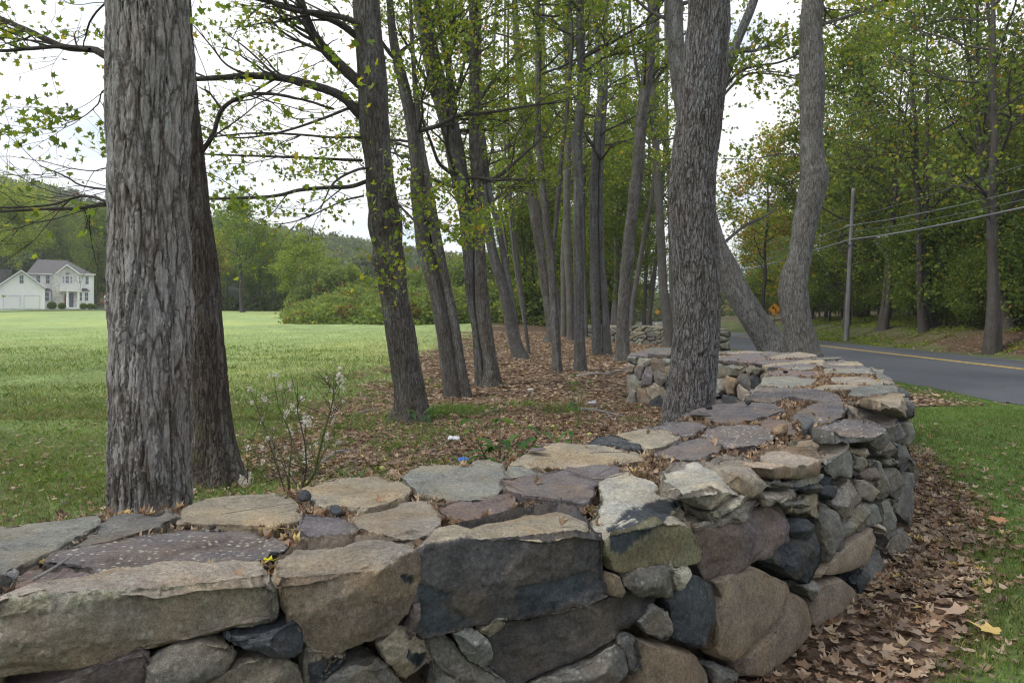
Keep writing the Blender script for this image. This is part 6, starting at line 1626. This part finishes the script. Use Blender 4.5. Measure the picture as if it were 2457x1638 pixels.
# ---------------------------------------------------------------- small things
M_STICK = bark_material('grey_stick_bark', sc=2)
def twig(name, label, pts, r0, r1, col=(.24, .22, .21), forks=(), group=None):
    S = smooth_path(pts, max(10, 5 * len(pts))); S = S + .25 * r0 * fbm(S * 30, 2)[:, None]
    B = Buf(); V, P = tube(S, np.linspace(r0, r1, len(S)), 8); B.add(V, P, col)
    for fk, a, b in forks:
        S = smooth_path(fk, 12); V, P = tube(S, np.linspace(a, b, 12), 6); B.add(V, P, col)
    o = B.make(name, M_STICK); o['label'] = label; o['category'] = 'twig' if r0 < .008 else 'stick'
    if group: o['group'] = group
    return o
def T(k, x, y, dz=.012): 
    v = on_top(*src(k, (x, y))); v[2] += dz; return v
twig('twig', 'grey forked twig lying on the flat purple slab', [T('2', 1130, 348, .03), T('2', 1200, 360, .022), T('2', 1290, 385, .02), T('2', 1360, 396, .03), T('2', 1440, 385, .035), T('2', 1500, 350, .03)], .0055, .002,
     forks=(([T('2', 1290, 380, .024), T('2', 1380, 340, .03), T('2', 1520, 300, .04)], .0035, .0015), ([T('2', 1225, 362, .024), T('2', 1270, 335, .035)], .0022, .001), ([T('2', 1455, 318, .035), T('2', 1470, 295, .05)], .002, .001)))
twig('twig', 'pale straight stick lying by the long tan capstone', [T('1', 190, 955, .02), T('1', 290, 900, .022), T('1', 405, 838, .03)], .006, .003, (.36, .34, .33))
twig('twig', 'thin yellow straw across the joint by the small purple slate', [T('1', 1450, 680, .03), T('1', 1560, 682, .035), T('1', 1730, 690, .03)], .0018, .001, (.42, .33, .12))
twig('twig', 'thin wiry stem lying across the smooth tan capstone', [T('1', 1250, 592, .03), T('1', 1450, 560, .03), T('1', 1700, 542, .045)], .0011, .0007, (.16, .13, .11))
twig('twig', 'dark thin twig on the purple slab left of the forked twig', [T('2', 745, 395, .02), T('2', 800, 430, .02), T('2', 875, 470, .02)], .003, .0015, (.22, .16, .12))
twig('twig', 'fine dark twig crossing the long tan capstone', [T('2', 1265, 245, .03), T('2', 1380, 240, .03), T('2', 1480, 242, .03)], .002, .001, (.15, .12, .11))
def G(px, py, dz=.02):
    v = gpoint(px, py).copy(); v[2] += dz; return v
twig('fallen_branch', 'grey fallen branch beside the stalks of white seed fluff', [G(766, 1118), G(790, 1105, .05), G(815, 1094, .06), G(840, 1090, .03), G(862, 1091)], .02, .006, (.32, .30, .29))
twig('fallen_branch', 'thin fallen branch left of the foot of the burl maple', [G(838, 1005), G(870, 995, .05), G(900, 988, .04), G(915, 985)], .015, .005, (.30, .28, .27))
twig('fallen_branch', 'long crooked branch lying before the knotted pole trunk', [G(1385, 905), G(1420, 903, .06), G(1450, 900, .04), G(1490, 893, .05), G(1510, 893)], .045, .012, (.27, .25, .24))
twig('fallen_branch', 'branch lying behind the wall left of the rough barked tree', [G(1375, 985), G(1420, 990, .05), G(1450, 995, .05), G(1500, 1003)], .03, .01, (.26, .24, .23), forks=(([G(1455, 996, .05), G(1478, 1020, .03)], .012, .004),))
twig('fallen_branch', 'thin straight stick in the leaf litter near the white scrap', [G(1030, 1090), G(1075, 1062, .03), G(1110, 1045)], .009, .004, (.30, .28, .27))
twig('fallen_branch', 'pale twig arching in the litter right of the burl maple', [G(1150, 1000), G(1180, 992, .05), G(1215, 985)], .012, .005, (.28, .25, .24))
for k in range(26):
    x, Y = RL.uniform(-1.2, 4.5), RL.uniform(8, 26)
    if x / Y > .17 or inpoly(np.array([x]), np.array([Y]), WALLPOLY)[0]: continue
    a = RL.uniform(-.6, .6); l = RL.uniform(.25, .7); z = float(ground(x, Y)) + .03
    p0 = np.array([x, Y, z]); d = np.array([math.cos(a), math.sin(a), 0]) * l
    twig('fallen_branch', 'small grey stick lost in the brown leaf litter under the trees', [p0, p0 + d * .4 + RL.normal(size=3) * .04, p0 + d * .7 + RL.normal(size=3) * .04, p0 + d], .01, .004, (.25, .23, .22), group='sticks in the leaf litter')
# loose chips and pebbles on the wall top
def chip(name, label, c, size, col, seed, flat=1.0, cat='stone chip'):
    R = np.random.RandomState(seed); bm = bmesh.new()
    for _ in range(16):
        v = R.normal(size=3); v /= np.linalg.norm(v); bm.verts.new(v * np.array(size) * R.uniform(.85, 1.1))
    bmesh.ops.convex_hull(bm, input=bm.verts)
    bmesh.ops.bevel(bm, geom=bm.edges[:], offset=min(size) * .12, segments=2, affect='EDGES')
    bmesh.ops.triangulate(bm, faces=bm.faces[:])
    me = bpy.data.meshes.new(name); bm.to_mesh(me); bm.free()
    for q in me.polygons: q.use_smooth = False
    add_tint(me, np.tile(np.array([*col, 0]), (len(me.vertices), 1)))
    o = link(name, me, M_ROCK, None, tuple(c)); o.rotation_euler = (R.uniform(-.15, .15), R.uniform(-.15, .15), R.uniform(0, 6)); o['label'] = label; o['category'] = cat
    return o
chip('stone_chip', 'flat purple stone flake lying on the long tan capstone', T('2', 950, 232, .035), (.060, .042, .012), C['pu'], 1)
chip('stone_chip', 'blue grey pointed stone standing in the joint of the wall top', T('4', 1580, 862, .06), (.05, .04, .085), (.10, .12, .135), 2)
chip('stone_chip', 'brown wedge stone beside the blue grey pointed one', T('4', 1385, 852, .02), (.10, .05, .05), C['br'], 3)
chip('stone_chip', 'dark thin slate on the wide purple slab near the rough barked tree', T('4', 820, 740, .025), (.13, .06, .012), C['dk'], 4)
chip('stone_chip', 'round grey pebble at the left edge among dry leaves', T('1', 75, 925, .02), (.022, .02, .02), (.3, .31, .31), 5, cat='pebble')
chip('stone_chip', 'small blue black stone left of the tan squared capstone', T('1', 1715, 480, .02), (.035, .03, .035), C['bl'], 6)
chip('stone_chip', 'blue black stone wedged before the tan squared capstone', T('1', 1900, 520, .0), (.075, .03, .025), C['bl'], 8)
for k, (zk, x, y, s, lb) in enumerate((('1', 1200, 635, .015, 'black walnut husk lying on the freckled purple slab'), ('4', 885, 690, .03, 'black walnut husk nearest the rough barked tree'), ('4', 1165, 655, .03, 'blackened husk at the middle of the wide purple slab'), ('4', 1805, 790, .025, 'small dark husk on the rounded freckled capstone'), ('4', 1425, 430, .035, 'dark husk far along the wall top'), ('1', 1545, 800, .02, 'dark husk in the leafy joint beside the long tan capstone'))):
    chip('nut_husk', lb, T(zk, x, y, s * .7), (s, s * .9, s * .7), (.035, .033, .038), 20 + k, cat='nut husk')
M_NUT = plain('yellow_green_husk', (.38, .40, .10), .6, nscale=30, namp=.3, bumpd=.002)
for k, (px, py) in enumerate(((922, 1111), (917, 1130), (1327, 1028), (1262, 1011), (1415, 1047), (1272, 1028), (1440, 1003))):
    c = G(px, py, .025); B = Buf(); th = np.linspace(0, math.pi, 9)
    V, P = tube([(c[0], c[1], c[2] - .03 * math.cos(t)) for t in th], [max(.031 * math.sin(t), .002) for t in th], 14); V = V + .0015 * pn(V * 60)[:, None]; B.add(V, P)
    o = B.make('walnut', M_NUT); o['label'] = 'round yellow green walnut lying in the brown leaf litter'; o['category'] = 'walnut'; o['group'] = 'green walnuts in the leaf litter'
def scrap(name, label, cat, c, lx, ly, lz, mat, seed):
    R = np.random.RandomState(seed); B = Buf(); n, m_ = 22, 14
    V = []
    for i in range(n):
        for j in range(m_):
            t = 2 * math.pi * j / m_; u = i / (n - 1) * 2 - 1; r = (1 - abs(u) ** 4 * .55)
            V.append((u * lx, math.cos(t) * ly * r, math.sin(t) * lz * r))
    V = np.array(V); V = V + .45 * min(ly, lz) * fbm(V * (1.2 / max(ly, .01)) * .5 + seed, 3)[:, None] * np.array([.5, 1, 1])
    q = [(i * m_ + j, i * m_ + (j + 1) % m_, (i + 1) * m_ + (j + 1) % m_, (i + 1) * m_ + j) for i in range(n - 1) for j in range(m_)]
    B.add(V + np.array(c), [q, [tuple(range(m_))[::-1]], [tuple(range((n - 1) * m_, n * m_))]]); o = B.make(name, mat); o['label'] = label; o['category'] = cat
scrap('crushed_can', 'crushed bright blue drink can in the leaf litter behind the wall', 'can', G(1113, 1112, .04), .062, .03, .025, plain('blue_can', (.05, .17, .62), .3, .3, nscale=18, namp=.5), 3)
scrap('plastic_scrap', 'crumpled translucent white plastic cup in the leaf litter', 'litter', G(1089, 1062, .05), .075, .04, .035, plain('white_plastic', (.60, .63, .68), .35, nscale=20, namp=.3), 4)
scrap('plastic_scrap', 'small white scrap lying between the trunks', 'litter', G(1272, 938, .03), .07, .05, .02, plain('white_paper', (.55, .56, .58), .6), 5)
scrap('plastic_scrap', 'pale crumpled wrapper left of the inner end of the wall', 'litter', G(1420, 972, .04), .08, .05, .03, plain('pale_wrapper', (.42, .45, .52), .5, nscale=15, namp=.5), 6)
def one_leaf(c, s, col, label, seed, mat=M_DRY, n=(0, 0, 1.0)):
    R = np.random.RandomState(seed); V, q, cc = leaf_cloud(np.array([c]), [s], np.array([col]), MAPLE, R, .8, .5)
    o = obj('fallen_leaf', V, [q], mat, None, False, cc); o['label'] = label; o['category'] = 'leaf'
one_leaf(T('1', 1535, 865, .03), .05, (.50, .48, .02), 'bright yellow green leaf between the long tan and the brown blocky capstones', 3)
one_leaf(G(2360, 1530, .05), .15, (.55, .40, .14), 'large pale yellow leaf on the litter by the grass', 6)
one_leaf(G(2280, 1490, .06), .16, (.40, .29, .22), 'large pale tan leaf on the litter left of the yellow leaf', 8)
one_leaf(G(2395, 1265, .05), .14, (.42, .21, .11), 'big rust brown leaf standing up on the litter', 11)

# stalks of white seed fluff behind the wall
def fluff_plant():
    g = gpoint(735, 1225); g = np.array([at(735, 1225, 5.4)[0], 5.4, float(ground(-1.4, 5.4))]); Y = 5.4
    e = empty('seedhead_plant', tuple(g), 'dry branching stalks carrying white seed fluff behind the wall', 'plant')
    R = np.random.RandomState(9)
    ZZ = lambda x, y, dY=0: at(560 + x / 5.226, 880 + y / 5.226, Y + dY)
    fl = [(205, 280), (365, 370), (395, 410), (700, 240), (530, 110), (450, 130), (870, 400), (740, 500), (800, 560), (675, 570), (880, 590), (640, 650), (910, 675), (955, 700), (870, 750), (870, 800), (700, 800), (740, 830), (425, 890), (350, 680), (1180, 140), (1350, 120), (1250, 300), (1385, 285), (1380, 430), (1250, 640), (1250, 520), (1170, 880), (1310, 940), (650, 1010), (190, 1010), (360, 1020), (690, 1150), (745, 1195), (640, 1230), (670, 1300), (720, 1330), (200, 1370), (180, 1440), (910, 1090), (370, 1190), (100, 1400), (230, 450), (1230, 460), (590, 250), (1040, 980)]
    stems = [((850, 1560), (1000, 1350), (1080, 1050), (1170, 700), (1250, 400), (1260, 100)), ((850, 1560), (910, 1300), (900, 1000), (850, 750), (800, 500), (870, 390)), ((850, 1560), (860, 1300), (790, 1050), (700, 820), (640, 620), (700, 250)),
             ((690, 1560), (700, 1300), (730, 1000), (700, 800), (570, 500), (510, 130)), ((650, 1560), (560, 1300), (510, 1150), (440, 900), (330, 600), (210, 290)), ((850, 1560), (680, 1300), (620, 1150), (500, 950), (350, 680), (365, 380)),
             ((400, 1560), (370, 1400), (330, 1200), (360, 1030)), ((180, 1450), (180, 1250), (190, 1010)), ((850, 1560), (1000, 1380), (1100, 1150), (1180, 880)), ((580, 1560), (575, 1350), (530, 1150), (480, 1000), (425, 890)),
             ((850, 1560), (900, 1400), (920, 1250), (905, 1090)), ((720, 1560), (690, 1450), (610, 1200), (500, 1150), (470, 1190)), ((1000, 1390), (1090, 1150), (1250, 900), (1310, 940)), ((1200, 700), (1260, 600), (1250, 520)), ((1230, 330), (1180, 140)), ((1240, 420), (1300, 200), (1350, 120))]
    B = Buf()
    for i, s in enumerate(stems):
        th = 1.0 if len(s) > 4 else .6
        dy = R.uniform(-.35, .35)
        S = smooth_path([ZZ(x, y, dy * k / len(s)) for k, (x, y) in enumerate(s)], 22); r = np.linspace(.0065, .0022, 22) * th
        if i == 0 or i == 8: r = r * 1.6
        V, P = tube(S, r, 6); c = np.array([(.14, .19, .07), (.10, .085, .07), (.17, .15, .10)][i % 3]); B.add(V, P, c)
        for k in range(12):
            a = S[R.randint(5, 21)]; b = a + R.normal(size=3) * .07 + [0, 0, .03]; V, P = tube(smooth_path([a, (a + b) / 2, b], 5), np.full(5, .0020), 4); B.add(V, P, c * .8)
    B.make('stalk', M_STICK, e)
    for k, (x, y) in enumerate(fl):
        c = ZZ(x, y, R.uniform(-.2, .2)); s = R.uniform(.007, .015) * (1.5 if k % 9 == 3 else 1); n = 34
        v = R.normal(size=(n, 3)) * s * np.array([.6, .6, 1.25 if k % 2 else .6]); v = c + v; c = v.mean(0)
        V, q, cc = leaf_cloud(v, s * 1.25, np.tile([.60, .61, .65], (n, 1)) * R.uniform(.6, 1.1, (n, 1)), QUAD, R, 0, .6)
        obj('seed_fluff', V, [q], M_FLUFF, e, False, cc)
M_FLUFF = leaf_material('white_seed_fluff', .35, .9)
fluff_plant()
def leafy_plant(name, label, px, py, Y, h, n, ls, R, sp=.5, lean=0.0, stems=5):
    x = (px - CX) / F * Y; z = float(ground(x, Y)); e = empty(name, (x, Y, z), label, 'plant'); B = Buf(); Ls = []
    for k in range(stems):
        a = R.uniform(0, 6.28); tip = np.array([x + math.cos(a) * sp * h + lean, Y + math.sin(a) * sp * h * .6, z + h * R.uniform(.7, 1.05)])
        S = smooth_path([np.array([x, Y, z - .02]), np.array([x + (tip[0] - x) * .35, Y, z + h * .55]), tip], 12); V, P = tube(S, np.linspace(.008, .003, 12) * h, 6); B.add(V, P, (.15, .19, .07))
        for i in range(n // stems):
            Ls.append((S[R.randint(4, 12)], R.uniform(0, 6.28)))
    B.make('stem', M_STICK, e)
    B = Buf(); OV = OVAL
    for c, a in Ls:
        l = ls * R.uniform(.6, 1.2); d = np.array([math.cos(a), math.sin(a), 0]); sd = np.array([-d[1], d[0], 0]); V = []
        k = 8
        for i in range(k):
            t = i / (k - 1); wdt = l * .24 * math.sin(math.pi * min(1, t * .93 + .05)) ** .8; q = c + d * l * t + np.array([0, 0, .12 * l * math.sin(t * 2.2) - .55 * l * t * t])
            V += [q - sd * wdt + [0, 0, .12 * wdt], q - [0, 0, wdt * .25], q + sd * wdt + [0, 0, .12 * wdt]]
        q = [(i * 3 + j, i * 3 + j + 1, i * 3 + j + 4, i * 3 + j + 3) for i in range(k - 1) for j in range(2)]
        B.add(V, [q], np.array([(.045, .125, .045), (.07, .16, .05), (.11, .20, .06)][R.randint(3)]) * R.uniform(.85, 1.2))
    o = B.make('leaves', M_LEAF, e)
    return e
RP = np.random.RandomState(4)
leafy_plant('pokeweed', 'bushy green plant with long drooping leaves behind the wall', 1200, 1060, 5.6, .88, 64, .13, RP, .30, .03, 8)
leafy_plant('weed', 'small upright green weed right of the bushy drooping plant', 1358, 1040, 6.0, .80, 26, .11, RP, .10, 0, 3)
leafy_plant('weed', 'low bright green weed behind the tan squared capstone', 865, 1130, 5.2, .62, 16, .08, RP, .2, 0, 3)
leafy_plant('weed', 'thin pale green weed standing in the leaf litter before the pole trunk', 1385, 905, 11, .8, 16, .12, RP, .2, 0, 3)
leafy_plant('weed', 'feathery green weed in front of the leaning smooth trunk', 1010, 1000, 10.5, .4, 20, .12, RP, .5, 0, 4)
twig('root', 'buttressed old root stump at the foot of the leaning grey brown tree', [G(480, 1168, .02), G(505, 1160, .09), G(540, 1158, .10), G(580, 1164, .05), G(590, 1172, 0)], .07, .05, (.26, .23, .20))['category'] = 'root'

# ---------------------------------------------------------------- thin autumn haze over the valley
m = bpy.data.materials.new('thin_haze'); m.use_nodes = True; nt = m.node_tree; nt.nodes.clear()
pv = N(nt, 'ShaderNodeVolumePrincipled', ins={'Color': (.86, .92, 1.0, 1), 'Density': .00038, 'Anisotropy': .2})
L(nt, pv.outputs[0], N(nt, 'ShaderNodeOutputMaterial').inputs['Volume'])
B = Buf(); B.box(-460, 460, -60, 930, -9.5, 78); B.make('haze', m, None, False, kind='stuff')
SC.cycles.volume_step_rate = 10
